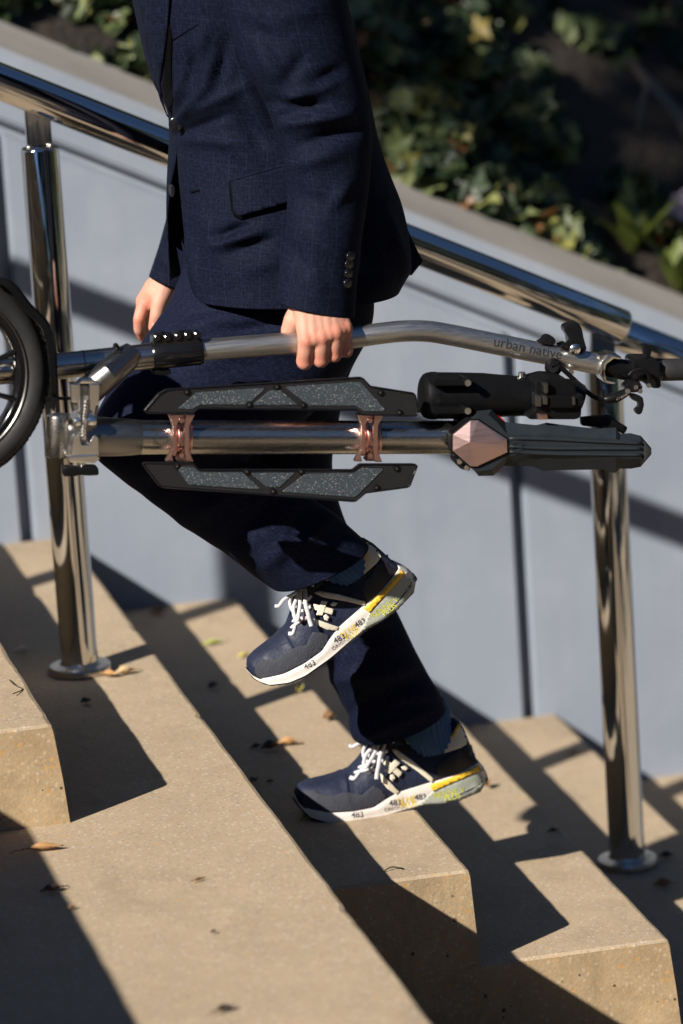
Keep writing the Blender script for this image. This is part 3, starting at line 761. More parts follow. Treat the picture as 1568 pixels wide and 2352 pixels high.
# motor / battery canister (round body) with clamps
YB = YS+.006
prof = [(90, 519, 80), (95, 519, 104), (108, 519, 122), (128, 519, 131), (170, 519, 132), (300, 519, 131), (440, 519, 128), (500, 519, 122), (660, 522, 112), (760, 528, 112), (880, 530, 112), (955, 535, 105), (985, 545, 90)]
ring = [(P(*Z3(x, y), YB), r_/2.4553*PM) for x, y, r_ in prof]
can = tube('battery_canister', [r_[0] for r_ in ring], [r_[1] for r_ in ring], M['blk'], sc, 48, 25)
tube('end_band', [P(*Z3(140, 519), YB), P(*Z3(148, 519), YB), P(*Z3(172, 519), YB), P(*Z3(178, 519), YB)], [132/2.4553*PM, 134.5/2.4553*PM, 134.5/2.4553*PM, 132/2.4553*PM], M['blkg'], can, 48)
YC = YB-.058
for yy in (448, 606):
    pprism('canister_rib', [Z3(160, yy-22), Z3(330, yy-18), Z3(375, yy-14), Z3(380, yy+14), Z3(330, yy+16), Z3(160, yy+18)], YC+.012, .03, M['blk'], can, .002)
    pprism('canister_lug', [Z3(315, yy-38), Z3(372, yy-18), Z3(380, yy+12), Z3(350, yy+18), Z3(335, yy)], YC+.006, .02, M['blkg'], can, .0015)
    q = P(*Z3(356, yy), YC+.004); v, f = sweep([q+V((0, .006, 0)), q], .0048, 12); obj('bolt', v, f, M['alu'], can)
pprism('motor_block', [Z3(735, 440), Z3(812, 420), Z3(905, 425), Z3(962, 460), Z3(968, 512), Z3(1012, 516), Z3(1015, 540), Z3(1000, 575), Z3(996, 640), Z3(970, 655), Z3(705, 655), Z3(690, 635), Z3(735, 600)], YC+.014, .06, M['blk'], can, .004)
pprism('motor_cover', [Z3(805, 520), Z3(1012, 516), Z3(1000, 580), Z3(940, 592), Z3(805, 592)], YC+.004, .03, M['blk'], can, .004)
pprism('clamp_lug', [Z3(772, 448), Z3(808, 446), Z3(808, 500), Z3(795, 510), Z3(785, 500), Z3(785, 470)], YC+.004, .02, M['tidark'], can, .0012)
pprism('clamp_lug', [Z3(735, 510), Z3(772, 524), Z3(770, 582), Z3(735, 580)], YC+.002, .02, M['tidark'], can, .0015)
pprism('clamp_lug', [Z3(778, 522), Z3(806, 522), Z3(806, 570), Z3(778, 570)], YC+.000, .02, M['tidark'], can, .0015)
pprism('clamp_lug', [Z3(750, 622), Z3(805, 622), Z3(808, 655), Z3(750, 655)], YC+.006, .02, M['rose'], can, .0015)
pprism('clamp_lug', [Z3(945, 528), Z3(960, 526), Z3(962, 570), Z3(948, 572)], YC, .01, M['tidark'], can, .0008)
tube('valve_pin', [P(*Z3(660, 420), YB), P(*Z3(660, 390), YB), P(*Z3(660, 386), YB)], [.0055, .0055, .004], M['alu'], can, 14)
# rear mudguard with rose gold plate and red lights
YR = YS-.052
def faceted(name, outer, mid, Yo, Ym, Yback, mat, parent, deg=12):
    """shell: back rim, outer rim, raised inner line (same count of points)"""
    n = len(outer); vs3 = [P(x, y, Yback) for x, y in outer]+[P(x, y, Yo) for x, y in outer]+[P(x, y, Ym) for x, y in mid]
    fs3 = grid_faces(3, n); fs3.append(tuple(range(2*n, 3*n)))
    return auto_smooth(obj(name, vs3, [tuple(reversed(g)) for g in fs3], mat, parent), deg)
outer = [Z3(*q) for q in [(262, 735), (405, 606), (490, 597), (530, 640), (565, 668), (740, 685), (800, 671), (870, 681), (1080, 706), (1190, 698), (1215, 735), (1270, 730), (1330, 745), (1390, 815), (1390, 850), (1330, 920), (1275, 931), (1210, 930), (1190, 955), (1160, 950), (1120, 935), (850, 940), (785, 945), (720, 918), (560, 915), (500, 970), (415, 972), (395, 945), (260, 832)]]
mid = [Z3(*q) for q in [(268, 738), (408, 622), (470, 625), (520, 668), (575, 735), (740, 738), (800, 735), (870, 742), (1080, 760), (1190, 762), (1212, 772), (1265, 778), (1330, 785), (1352, 815), (1352, 850), (1330, 872), (1272, 872), (1212, 868), (1190, 868), (1160, 866), (1120, 864), (850, 850), (785, 848), (720, 845), (575, 860), (490, 935), (420, 945), (398, 935), (268, 828)]]
fen = faceted('rear_mudguard', outer, mid, YR+.020, YR+.004, YR+.048, M['fender'], sc, 18)
for ly0, ly1 in ((752, 782), (805, 812), (835, 848)):
    pts = [P(*Z3(590, 760 if ly0 < 760 else ly0), YR+.0035), P(*Z3(800, ly0+12), YR+.0035), P(*Z3(1080, ly0+ (ly1-ly0)*.6+8), YR+.0035), P(*Z3(1335, ly1+6), YR+.0035)]
    v, f = sweep([V(q) for q in catmull(pts, 5)], .0022, 8); obj('ridge', v, f, M['fender'], fen)
pprism('tail_cap', [Z3(1352, 780), Z3(1388, 818), Z3(1388, 848), Z3(1352, 888)], YR+.002, .02, M['rubber'], fen, .002)
# plate: eight outer corners, ridge lines meeting at two points
oc = [Z3(*q) for q in [(370, 660), (412, 658), (574, 765), (578, 838), (405, 918), (370, 917), (271, 830), (271, 740)]]
ctr = [Z3(366, 782), Z3(552, 798)]
vs3 = [P(x, y, YR+.000) for x, y in oc]+[P(x, y, YR+.008) for x, y in oc]+[P(*ctr[0], YR-.009), P(*ctr[1], YR-.004), P(*Z3(552, 772), YR-.0035), P(*Z3(552, 826), YR-.0035)]
fs3 = [(7, 0, 16), (0, 1, 16), (1, 18, 16), (18, 17, 16), (1, 2, 18), (2, 17, 18), (2, 3, 17), (3, 19, 17), (19, 16, 17), (3, 4, 19), (4, 16, 19), (4, 5, 16), (5, 6, 16), (6, 7, 16)]+[(i, 8+i, 8+(i+1) % 8, (i+1) % 8) for i in range(8)]
pl = obj('fender_plate', vs3, fs3, M['rosep'], fen, False)
bm = bmesh.new(); bm.from_mesh(pl.data); bmesh.ops.recalc_face_normals(bm, faces=bm.faces); bm.to_mesh(pl.data); bm.free()
pprism('plate_rim', [Z3(*q) for q in [(366, 650), (416, 648), (584, 760), (588, 843), (408, 928), (366, 927), (261, 834), (261, 735)]], YR+.003, .02, M['blk'], fen, .0012)
pprism('rear_light', [Z3(518, 622), Z3(568, 664), Z3(560, 672), Z3(522, 640)], YR+.022, .012, M['red'], fen, .001)
pprism('rear_light', [Z3(522, 944), Z3(554, 914), Z3(548, 928), Z3(526, 952)], YR+.022, .012, M['red'], fen, .001)
def flat_marks(c, n, rad, size, Y, mat, parent):
    for i in range(n):
        an = i*2*math.pi/n; v, f = text_mesh('U', size, .0002); cc = P(*c, Y); sp = an-math.pi/2
        res = []
        for q in v:
            x = q.x*math.cos(sp)-q.y*math.sin(sp)+rad*math.cos(an); y = q.x*math.sin(sp)+q.y*math.cos(sp)+rad*math.sin(an)
            res.append(cc+V((x, -q.z, y)))
        obj('u_mark', res, f, mat, parent, False)
flat_marks(Z3(622, 803), 10, .0085, .0060, YR-.0002, M['print'], fen)
# linkage behind the mudguard, small clamp below its left end
curve_tube('linkage', [Z3(1000, 660), Z3(1080, 650), Z3(1150, 650), Z3(1185, 680), Z3(1240, 715)], .006, M['blkg'], YS, 10, 4)
pprism('linkage_plate', [Z3(995, 645), Z3(1130, 635), Z3(1190, 665), Z3(1235, 685), Z3(1248, 728), Z3(1180, 720), Z3(1100, 700), Z3(1000, 690)], YS-.012, .012, M['blk'], sc, .002)
pprism('rear_clamp', [Z3(285, 872), Z3(330, 880), Z3(372, 920), Z3(366, 945), Z3(320, 935), Z3(282, 900)], YS-.03, .03, M['blkg'], sc, .002)
for x, y, m_ in ((305, 888, 'alu'), (345, 922, 'alu')):
    q = P(*Z3(x, y), YS-.032); v, f = sweep([q, q+V((0, -.004, 0))], .004, 10); obj('bolt', v, f, M[m_], sc)
pprism('rear_axle_block', [Z3(300, 655), Z3(345, 650), Z3(350, 680), Z3(300, 690)], YS-.02, .03, M['blk'], sc, .002)
# handlebar end
hb = curve_tube('handlebar', [Z3(1095, 340), Z3(1130, 352), Z3(1290, 384), Z3(1430, 376), Z3(1700, 360)], [24*PM, 24*PM, 24*PM, 22*PM, 21*PM], M['blk'], YT, 28, 1)
tube('grip', [P(*Z3(x, 374-(x-1430)*.02), YT) for x in (1426, 1432, 1500, 1560, 1640, 1700)], [24*PM, 26*PM, 26*PM, 26*PM, 26*PM, 25*PM], M['rubber'], hb, 32)
tube('grip_ring', [P(*Z3(x, 376), YT) for x in (1414, 1418, 1436, 1440)], [26*PM, 27.5*PM, 27.5*PM, 26*PM], M['blkg'], hb, 28)
bk = pprism('stem_bracket', [Z3(1106, 332), Z3(1160, 284), Z3(1222, 298), Z3(1222, 318), Z3(1180, 312), Z3(1135, 345), Z3(1120, 395), Z3(1145, 430), Z3(1195, 440), Z3(1188, 458), Z3(1130, 448), Z3(1098, 395)], YT-.020, .04, M['alu'], hb, .003)
pprism('bracket_tab', [Z3(1092, 290), Z3(1150, 282), Z3(1160, 300), Z3(1120, 330), Z3(1100, 318)], YT-.014, .03, M['tidark'], bk, .002)
pprism('control_clamp', [Z3(1285, 325), Z3(1305, 312), Z3(1400, 312), Z3(1440, 330), Z3(1445, 430), Z3(1448, 475), Z3(1415, 482), Z3(1380, 470), Z3(1340, 440), Z3(1290, 430)], YT-.024, .045, M['blkg'], hb, .004)
tube('control_ring', [P(*Z3(x, 380), YT) for x in (1280, 1284, 1296, 1300)], [25*PM, 27.5*PM, 27.5*PM, 25*PM], M['blkg'], hb, 28)
pprism('thumb_lever', [Z3(1342, 312), Z3(1358, 295), Z3(1352, 262), Z3(1340, 240), Z3(1352, 232), Z3(1384, 236), Z3(1392, 270), Z3(1384, 315)], YT-.020, .016, M['blk'], hb, .003)
pprism('lever_clamp', [Z3(1238, 470), Z3(1270, 440), Z3(1320, 432), Z3(1345, 470), Z3(1335, 500), Z3(1280, 505), Z3(1250, 495)], YT-.030, .024, M['blkg'], hb, .003)
bl = pprism('brake_lever', [Z3(1270, 510), Z3(1310, 515), Z3(1345, 530), Z3(1352, 575), Z3(1340, 620), Z3(1322, 630), Z3(1305, 622), Z3(1298, 600), Z3(1318, 590), Z3(1322, 560), Z3(1300, 552), Z3(1278, 540)], YT-.030, .014, M['blkg'], hb, .003)
curve_tube('adjuster', [Z3(1118, 535), Z3(1135, 542), Z3(1190, 530), Z3(1240, 505), Z3(1262, 490)], [.0035, .0075, .0078, .0065, .0055], M['blk'], YT-.024, 16, 1, parent=hb)
wrap_text('lettering', 'crank', .0085, P(*Z3(1215, 515), YT-.024), (P(*Z3(1240, 503), 0)-P(*Z3(1190, 528), 0)).normalized(), V((0, 0, 1)), V((0, -1, 0)), .0082, M['alu'], hb, .0001)
for x, y in ((1300, 470), (1325, 492), (1255, 492), (1372, 460)):
    q = P(*Z3(x, y), YT-.031); v, f = sweep([q, q+V((0, -.003, 0))], .0036, 10); obj('bolt', v, f, M['alu'], hb)
curve_tube('brake_cable', [Z3(825, 352), Z3(850, 345), Z3(890, 370), Z3(950, 425), Z3(1030, 500), Z3(1085, 535), Z3(1125, 540)], .0036, M['blk'], YT-.024, 12, 6)
curve_tube('control_cable', [Z3(1262, 405), Z3(1290, 380), Z3(1340, 372), Z3(1372, 400), Z3(1380, 440)], .0028, M['blk'], YT-.036, 10, 5, parent=hb)
v, f = sweep([P(*Z3(838, 358), YT-.018), P(*Z3(838, 358), YT-.026)], [.013, .008], 18); obj('cable_grommet', v, f, M['blk'], sc)
q = P(*Z3(935, 382), YT-.012); v, f = sweep([q, q+V((0, -.006, 0))], .0035, 10); obj('bolt', v, f, M['alu'], sc)
# latch levers standing on the stem
lv = pprism('latch_lever', [Z3(915, 255), Z3(930, 235), Z3(925, 190), Z3(898, 150), Z3(905, 128), Z3(955, 106), Z3(985, 112), Z3(1002, 145), Z3(1012, 200), Z3(1030, 262), Z3(1010, 275), Z3(960, 268)], YT-.012, .024, M['blkg'], sc, .004)
pprism('latch_catch', [Z3(755, 222), Z3(785, 208), Z3(795, 185), Z3(825, 181), Z3(850, 198), Z3(856, 225), Z3(835, 240), Z3(780, 236)], YT-.012, .022, M['blkg'], sc, .004)
pprism('latch_base', [Z3(880, 240), Z3(915, 225), Z3(935, 245), Z3(1010, 265), Z3(1005, 280), Z3(880, 252)], YT-.014, .026, M['blk'], sc, .002)
q = P(*Z3(955, 254), YT-.016); v, f = sweep([q, q+V((0, -.006, 0)), q+V((0, -.009, 0))], [.008, .008, .004], 14); obj('latch_pin', v, f, M['alu'], sc)

# ------------------------------------------------------------------ person
def px(v):
    d = V(v)-CAM; z = d.dot(FW); return (PW/2+FPX*d.dot(RT)/z, PH/2-FPX*d.dot(UP)/z)
class Surf:
    def __init__(s, verts):
        a = np.array([tuple(v) for v in verts]); d = a-np.array(tuple(CAM)); z = d@np.array(tuple(FW))
        s.q = np.stack([PW/2+FPX*(d@np.array(tuple(RT)))/z, PH/2-FPX*(d@np.array(tuple(UP)))/z], 1); s.Y = a[:, 1]
    def y(s, x, y_):
        d = s.q-np.array((x, y_)); d2 = (d**2).sum(1); i = np.argpartition(d2, 9)[:10]; w_ = 1/(d2[i]+2)
        A_ = np.column_stack([np.ones(10), d[i]]); W_ = A_*w_[:, None]; m_ = A_.T@W_+np.diag([0, 1e-4, 1e-4]); 
        c_ = np.linalg.solve(m_, W_.T@s.Y[i]); return float(np.clip(c_[0], s.Y[i].min()-.003, s.Y[i].max()+.003))
def cut2d(poly, cell):
    bm = bmesh.new(); bm.faces.new([bm.verts.new((x, y, 0)) for x, y in poly])
    bmesh.ops.triangulate(bm, faces=list(bm.faces))
    for ax_ in (0, 1):
        cs = [p_[ax_] for p_ in poly]; c = min(cs)+cell
        while c < max(cs):
            no = (1, 0, 0) if ax_ == 0 else (0, 1, 0); co = (c, 0, 0) if ax_ == 0 else (0, c, 0)
            bmesh.ops.bisect_plane(bm, geom=list(bm.verts)+list(bm.edges)+list(bm.faces), plane_co=co, plane_no=no); c += cell
    bmesh.ops.remove_doubles(bm, verts=list(bm.verts), dist=.01)
    bm.verts.index_update(); v = [(q.co.x, q.co.y) for q in bm.verts]; f = [tuple(q.index for q in ff.verts) for ff in bm.faces]; bm.free()
    return v, f
def drape(name, poly, surf, off, mat, parent, thick=.0012, cell=8, uvs=None):
    v2, f2 = cut2d(poly, cell)
    # orient so that the normal faces the viewer
    v3 = [P(x, y, surf.y(x, y)-off) for x, y in v2]
    uv = [(x*PM, -y*PM) for x, y in v2]
    o = obj(name, v3, f2, mat, parent, True, uv=uv)
    bm = bmesh.new(); bm.from_mesh(o.data)
    for ff in bm.faces: ff.normal_update()
    if sum(ff.normal.y*ff.calc_area() for ff in bm.faces) > 0: bmesh.ops.reverse_faces(bm, faces=list(bm.faces))
    bm.to_mesh(o.data); bm.free()
    if thick:
        md = o.modifiers.new('thick', 'SOLIDIFY'); md.thickness = thick; md.offset = -1
    return o
def loft(stations, n=96, sub=10, ex=2.3, th=None):
    """rings between two silhouette points; th(t)->(start,end) leaves an opening"""
    S = catmull(stations, sub); K = len(S); vs3, cs, uv = [], [], []; L = 0; prev = None
    wrap = th is None; cols = n if wrap else n+1
    for i, s in enumerate(S):
        A, B = P(s[0], s[1], s[4]), P(s[2], s[3], s[4]); C = (A+B)/2; e1 = A-C; e2 = V((0, -s[5], 0))
        if prev is not None: L += (C-prev).length
        prev = C; t0, t1 = (0, 2*math.pi) if wrap else th(i/(K-1))
        rr = (e1.length+s[5])/2
        for j in range(cols):
            a_ = t0+(t1-t0)*j/n; c_, s_ = math.cos(a_), math.sin(a_)
            vs3.append(C+e1*math.copysign(abs(c_)**(2/ex), c_)+e2*math.copysign(abs(s_)**(2/ex), s_)); cs.append(C)
            uv.append((rr*a_, L))
    return vs3, grid_faces(K, cols, wrap), uv, cs, K, cols
def fold(vs3, cs, folds, noise_amp=.0015, nscale=14, seed=0, near=True):
    a = np.array([px(v) for v in vs3]); out = []
    disp = np.zeros(len(vs3))
    for (x0, y0, x1, y1, amp, wd) in folds:
        p0, p1 = np.array((x0, y0)), np.array((x1, y1)); d = p1-p0; L2 = d@d
        t = np.clip(((a-p0)@d)/L2, 0, 1); dist = np.linalg.norm(a-(p0+t[:, None]*d), axis=1)
        disp += 1.35*amp*np.exp(-(dist/(wd*.82))**2)*(np.sin(math.pi*np.clip(.15+.7*t, 0, 1)))
    for i, (v, c) in enumerate(zip(vs3, cs)):
        d = (v-c); d.normalize(); side = 1 if (not near or v.y <= c.y+.01) else .15
        q = nz(v, nscale, seed)*noise_amp+nz(v, nscale*.4, seed+3)*noise_amp*1.6
        out.append(v+d*(disp[i]*side+q))
    return out
def fabric(name, base, line, pitch=.020, amp=.5):
    t = NT(name); c = t.n('TexCoord'); u = c.outputs['UV']
    sp = t.n('SeparateXYZ'); t.l(u, sp.inputs[0])
    def stripe(o, per, wd):
        q = t.math('FRACT', t.math('DIVIDE', o, per)); return t.math('LESS_THAN', q, wd)
    st1 = t.math('MAXIMUM', t.math('MULTIPLY', stripe(sp.outputs[0], pitch, .05), .8), t.math('MULTIPLY', stripe(sp.outputs[1], pitch*1.25, .04), .6))
    st2 = t.math('MAXIMUM', t.math('MULTIPLY', stripe(sp.outputs[0], pitch/5, .3), .22), t.math('MULTIPLY', stripe(sp.outputs[1], pitch/5, .3), .22))
    mp = t.n('Mapping'); mp.inputs['Scale'].default_value = (430, 110, 1); t.l(u, mp.inputs[0])
    w1 = t.noise(mp.outputs[0], 1, 3, .7)
    mp2 = t.n('Mapping'); mp2.inputs['Scale'].default_value = (110, 430, 1); t.l(u, mp2.inputs[0])
    w2 = t.noise(mp2.outputs[0], 1, 3, .7)
    wv = t.math('MULTIPLY', w1, w2)
    fac = t.math('ADD', t.math('MULTIPLY', t.math('MAXIMUM', st1, st2), amp), t.ramp(wv, [(.2, (0, 0, 0)), (.42, (.5, .5, .5))]))
    t.set(Base_Color=t.mix(fac, base, line), Roughness=.75)
    t.b.inputs['Specular IOR Level'].default_value = .06
    t.bump(wv, .45, .0008); return t.m
M['suit'] = fabric('navy check wool', (.0022, .0032, .0090), (.015, .020, .047), .030, .30)
M['trouser'] = fabric('navy wool', (.0036, .0050, .0140), (.022, .029, .068), .05, .0)
M['lining'] = simple('black lining', (.0015, .0015, .002), .7, spec=.05)  # jacket inside; also colours the shade strips at lapel and pocket
M['btn'] = simple('black horn button', (.006, .006, .008), .18)
M['sock'] = simple('navy ribbed sock', (.024, .080, .20), .9, bump=(900, .4, .0006), var=.2)
def skinmat():
    t = NT('skin'); c = t.coord()
    a_ = t.noise(c, 26, 5); b_ = t.noise(c, 120, 4)
    col = t.mix(t.ramp(a_, [(.3, (0, 0, 0)), (.75, (1, 1, 1))]), (.42, .220, .155), (.50, .265, .195))
    col = t.mix(t.ramp(b_, [(.55, (0, 0, 0)), (.8, (.35, .35, .35))]), col, (.50, .21, .15))
    dmin = None
    for q in KN:
        vm = t.n('VectorMath', operation='DISTANCE'); t.l(c, vm.inputs[0]); vm.inputs[1].default_value = tuple(q)
        dmin = vm.outputs['Value'] if dmin is None else t.math('MINIMUM', dmin, vm.outputs['Value'])
    col = t.mix(t.ramp(t.math('MULTIPLY', dmin, 40), [(.25, (.62, .62, .62)), (.85, (0, 0, 0))]), col, (.50, .16, .105))
    t.set(Base_Color=col, Roughness=.62, Subsurface_Weight=.12, Subsurface_Radius=(.008, .003, .0015), Subsurface_Scale=1.0)
    t.bump(t.math('ADD', t.noise(c, 420, 4), t.math('MULTIPLY', t.noise(c, 85, 4), 1.2)), .35, .0010); return t.m
M['nail'] = simple('nail', (.68, .42, .35), .3); M['hair'] = simple('brown hair', (.05, .03, .02), .6)

man = root('person', PZ(900, 1860, C0), 'person in navy suit and sneakers climbing the steps, one foot lifted', 'person')
man.location.z = C0; ORG[man] = V(man.location)
YM = .27
KN = [P(*q)-ORG[man] for q in ((703, 783, -.038), (738, 776, -.04), (769, 765, -.038), (795, 753, -.032), (699, 832, -.026), (736, 827, -.028), (767, 816, -.026), (796, 808, -.024), (320, 735, .48), (324, 772, .50), (352, 752, .47), (330, 700, .49))]
M['skin'] = skinmat()
# ---- body: one continuous surface under the clothes, hands showing
bv_, bf_ = [], []
def cap(p0, p1, r0, r1, n=12):
    p0, p1 = V(p0), V(p1); d = (p1-p0)
    if d.length < 1e-6: d = V((0, 0, .001))
    u_ = d.normalized(); path, rad = [], []
    for k in range(5):
        a_ = math.pi/2*k/4; path.append(p0-u_*r0*math.cos(a_)); rad.append(max(1e-4, r0*math.sin(a_)))
    for k in range(5):
        a_ = math.pi/2*(4-k)/4; path.append(p1+u_*r1*math.cos(a_)); rad.append(max(1e-4, r1*math.sin(a_)))
    v, f = sweep(path, rad, n); k = len(bv_); bv_.extend(v); bf_.extend([tuple(q+k for q in g) for g in f])
def chain(pts, rads):
    for (a_, b_), (r0, r1) in zip(zip(pts[:-1], pts[1:]), zip(rads[:-1], rads[1:])): cap(a_, b_, r0, r1)
chest = P(570, -60, YM); neck = P(520, -390, YM); hipc = P(660, 640, YM); waist = P(640, 320, YM)
for dy in (-.055, 0, .055):
    chain([hipc+V((0, dy, 0)), waist+V((0, dy*.8, 0)), chest+V((0, dy, 0)), P(560, -260, YM)+V((0, dy, 0))], [.075, .085, .095, .08])
cap(P(560, -280, YM-.13), P(560, -280, YM+.13), .06, .06)
head = P(470, -600, YM)
chain([neck+V((.02, 0, -.08)), neck, head], [.06, .055, .06])
cap(head+V((-.005, 0, .06)), head+V((.02, 0, .08)), .085, .09); cap(head+V((-.04, 0, -.02)), head+V((-.05, 0, -.05)), .06, .035)
cap(head+V((-.095, 0, .02)), head+V((-.118, 0, -.005)), .010, .014)                      # nose
cap(head+V((-.092, -.012, -.045)), head+V((-.092, .012, -.045)), .008, .008)             # mouth
for s in (-1, 1):
    cap(head+V((.015, s*.083, .01)), head+V((.02, s*.088, .04)), .010, .014)              # ears
    cap(head+V((-.085, s*.032, .035)), head+V((-.085, s*.034, .035)), .012, .012)         # brow and eye
chain([P(600, -270, .12), P(720, 280, .055), P(728, 560, .035), P(735, 690, .022)], [.05, .04, .034, .027])
chain([P(560, -270, .42), P(490, 310, .50), P(453, 450, .50), P(421, 555, .50), P(389, 640, .50)], [.04, .03, .026, .022, .021])
# legs and feet inside trousers and shoes
chain([P(650, 740, .235), P(340, 995, .175), P(420, 1080, .17), P(700, 1255, .17), P(765, 1300, .17)], [.055, .046, .042, .030, .024])
chain([P(650, 740, .34), P(690, 1150, .35), P(800, 1420, .355), P(945, 1660, .36), P(965, 1720, .36)], [.065, .045, .040, .026, .022])
chain([P(965, 1735, .36), P(870, 1800, .36), P(740, 1845, .36)], [.022, .020, .014]); cap(P(945, 1735, .36), P(1020, 1765, .36), .022, .018)
chain([P(780, 1320, .17), P(720, 1420, .17), P(630, 1510, .17)], [.022, .020, .014]); cap(P(780, 1320, .17), P(840, 1322, .17), .022, .018)
# left hand closed round the stem
fing = [((703, 781, -.027), (699, 829, -.016), (706, 826, .026), (708, 792, .034), .0112),
        ((738, 774, -.029), (736, 824, -.019), (740, 820, .026), (741, 786, .034), .0112),
        ((769, 763, -.027), (767, 813, -.018), (769, 812, .025), (769, 780, .033), .0106),
        ((791, 754, -.018), (795, 804, -.013), (797, 804, .022), (797, 775, .031), .0094)]
wr = [(698, 692, .012), (722, 690, .008), (747, 690, .010), (760, 694, .020)]
for (a_, b_, c_, d_, r_), w_ in zip(fing, wr):
    A_, B_, C_, D_ = P(*a_), P(*b_), P(*c_), P(*d_)
    chain([P(*w_), P((w_[0]+a_[0])/2, (w_[1]+a_[1])/2, (w_[2]+a_[2])/2-.004), A_], [.0175, .0150, .0120])
    cap(A_+V((0, -.0012, .001)), A_+V((0, -.0012, -.001)), .0121, .0121)
    chain([A_, A_.lerp(B_, .5)+V((0, -.002, 0)), B_, C_, D_], [r_*1.10, r_*1.07, r_*1.10, r_*1.0, r_*.9])
    cap(B_+V((0, -.001, 0)), B_+V((.0, -.001, -.001)), r_*1.08, r_*1.08)
cap(P(720, 735, .016), P(770, 732, .018), .017, .016); cap(P(712, 755, .004), P(782, 738, .006), .0155, .014); cap(P(708, 770, -.008), P(788, 748, -.006), .014, .012)
chain([P(700, 700, .018), P(676, 735, .018), P(664, 758, .024), P(668, 790, .036), P(690, 806, .038)], [.019, .016, .0125, .0115, .010])
for x0, y0, x1, y1 in ((706, 722, 703, 770), (733, 718, 736, 764), (757, 715, 766, 754)):     # tendons
    cap(P(x0, y0, -.0150), P(x1, y1, -.0285), .0040, .0050)
for k_ in range(3):                      # flesh between the metacarpals and between the finger roots
    wa, wb, ma, mb = wr[k_], wr[k_+1], fing[k_][0], fing[k_+1][0]; pa, pb = fing[k_][1], fing[k_+1][1]
    mid_ = lambda u, w2, dy: P((u[0]+w2[0])/2, (u[1]+w2[1])/2, (u[2]+w2[2])/2+dy)
    u0, u1 = mid_(wa, wb, -.001), mid_(ma, mb, -.0008); chain([u0, u0.lerp(u1, .5)+V((0, -.0042, 0)), u1], [.0178, .0152, .0122])
    q0, q1 = mid_(ma, mb, .003), mid_(pa, pb, .003); chain([q0, q0.lerp(q1, .55)], [.0108, .0086])
# right hand hanging loosely beyond
RH = .50
chain([P(388, 635, RH), P(362, 672, RH), P(342, 694, RH+.008)], [.022, .025, .021])
cap(P(362, 668, RH+.028), P(340, 698, RH+.034), .024, .018)
for i, (m_, p_, d_, t_) in enumerate([((329, 700, .498), (319, 732, .490), (319, 757, .496), (326, 774, .508), ), ((333, 702, .518), (321, 738, .516), (323, 764, .524), (333, 778, .534)), ((338, 702, .536), (328, 738, .540), (333, 762, .548), (342, 770, .556)), ((344, 700, .552), (338, 730, .560), (344, 750, .566), (351, 756, .570))]):
    chain([P(*m_), P(*p_), P(*d_), P(*t_)], [.0105, .0092, .0085, .0072])
chain([P(378, 662, RH-.012), P(366, 694, RH-.024), P(360, 722, RH-.026), P(352, 752, RH-.022)], [.017, .0128, .0110, .0082])
body = obj('body', bv_, bf_, M['skin'], man)
md = body.modifiers.new('skin', 'REMESH'); md.mode = 'VOXEL'; md.voxel_size = .0021; md.use_smooth_shade = True
md = body.modifiers.new('soft', 'SMOOTH'); md.factor = .5; md.iterations = 4
# thumb nail of the hanging hand
nv = [P(352+4*math.cos(t), 745+7*math.sin(t), RH-.0315-.0006*math.cos(t*2)) for t in np.linspace(0, 6.283, 13)[:-1]]
nl = obj('nail', nv+[P(352, 745, RH-.0325)], [(i, (i+1) % 12, 12) for i in range(12)], M['nail'], man)
hv, hf = [], []
for i in range(14):
    for j in range(24):
        a_ = i/13*math.pi*.62; b_ = 2*math.pi*j/24; r_ = .098+.006*nz((i*.5, j*.5, 2), 1)
        hv.append(head+V((.012, 0, .072))+V((r_*1.1*math.sin(a_)*math.cos(b_), r_*.95*math.sin(a_)*math.sin(b_), r_*1.05*math.cos(a_))))
obj('hair', hv, grid_faces(14, 24), M['hair'], man)
# ---- trousers: two legs
legN = [(420, 560, 850, 560, .265, .130), (425, 620, 852, 655, .26, .13), (393, 700, 846, 745, .24, .120), (341, 775, 790, 850, .215, .108), (285, 850, 690, 960, .195, .097), (236, 930, 580, 1035, .175, .088),
        (206, 1000, 520, 1078, .172, .083), (216, 1046, 528, 1096, .17, .081), (272, 1096, 560, 1068, .17, .08), (395, 1188, 645, 1085, .17, .08), (500, 1262, 735, 1158, .17, .082), (560, 1304, 790, 1198, .17, .083), (622, 1348, 842, 1243, .17, .084)]
legF = [(410, 570, 850, 580, .30, .140), (430, 690, 850, 690, .32, .125), (440, 770, 838, 765, .335, .110), (475, 850, 797, 850, .345, .10), (520, 975, 768, 975, .35, .092), (560, 1080, 757, 1072, .352, .086), (612, 1200, 782, 1175, .355, .083),
        (670, 1330, 842, 1288, .355, .082), (735, 1480, 908, 1400, .36, .082), (768, 1565, 960, 1506, .36, .084), (800, 1655, 1000, 1582, .36, .086), (814, 1697, 1014, 1613, .36, .087)]
fN = [(360, 790, 560, 700, .006, 22), (380, 830, 640, 735, -.006, 24), (420, 850, 700, 745, .006, 24), (345, 800, 430, 730, -.004, 14), (300, 880, 480, 900, .007, 26), (420, 720, 640, 700, -.006, 16), (500, 790, 690, 800, .006, 22), (480, 760, 660, 760, -.005, 18),
      (330, 1120, 430, 1090, -.006, 24), (430, 1190, 560, 1110, .007, 30), (520, 1250, 640, 1150, -.006, 28), (600, 1300, 760, 1190, .006, 30), (660, 1290, 700, 1180, -.005, 24)]
fF = [(770, 1560, 930, 1540, .008, 26), (800, 1640, 960, 1560, -.008, 24), (780, 1480, 900, 1450, -.007, 26), (830, 1690, 990, 1630, .005, 18), (740, 1400, 850, 1380, .006, 30), (880, 1600, 985, 1600, .004, 18)]
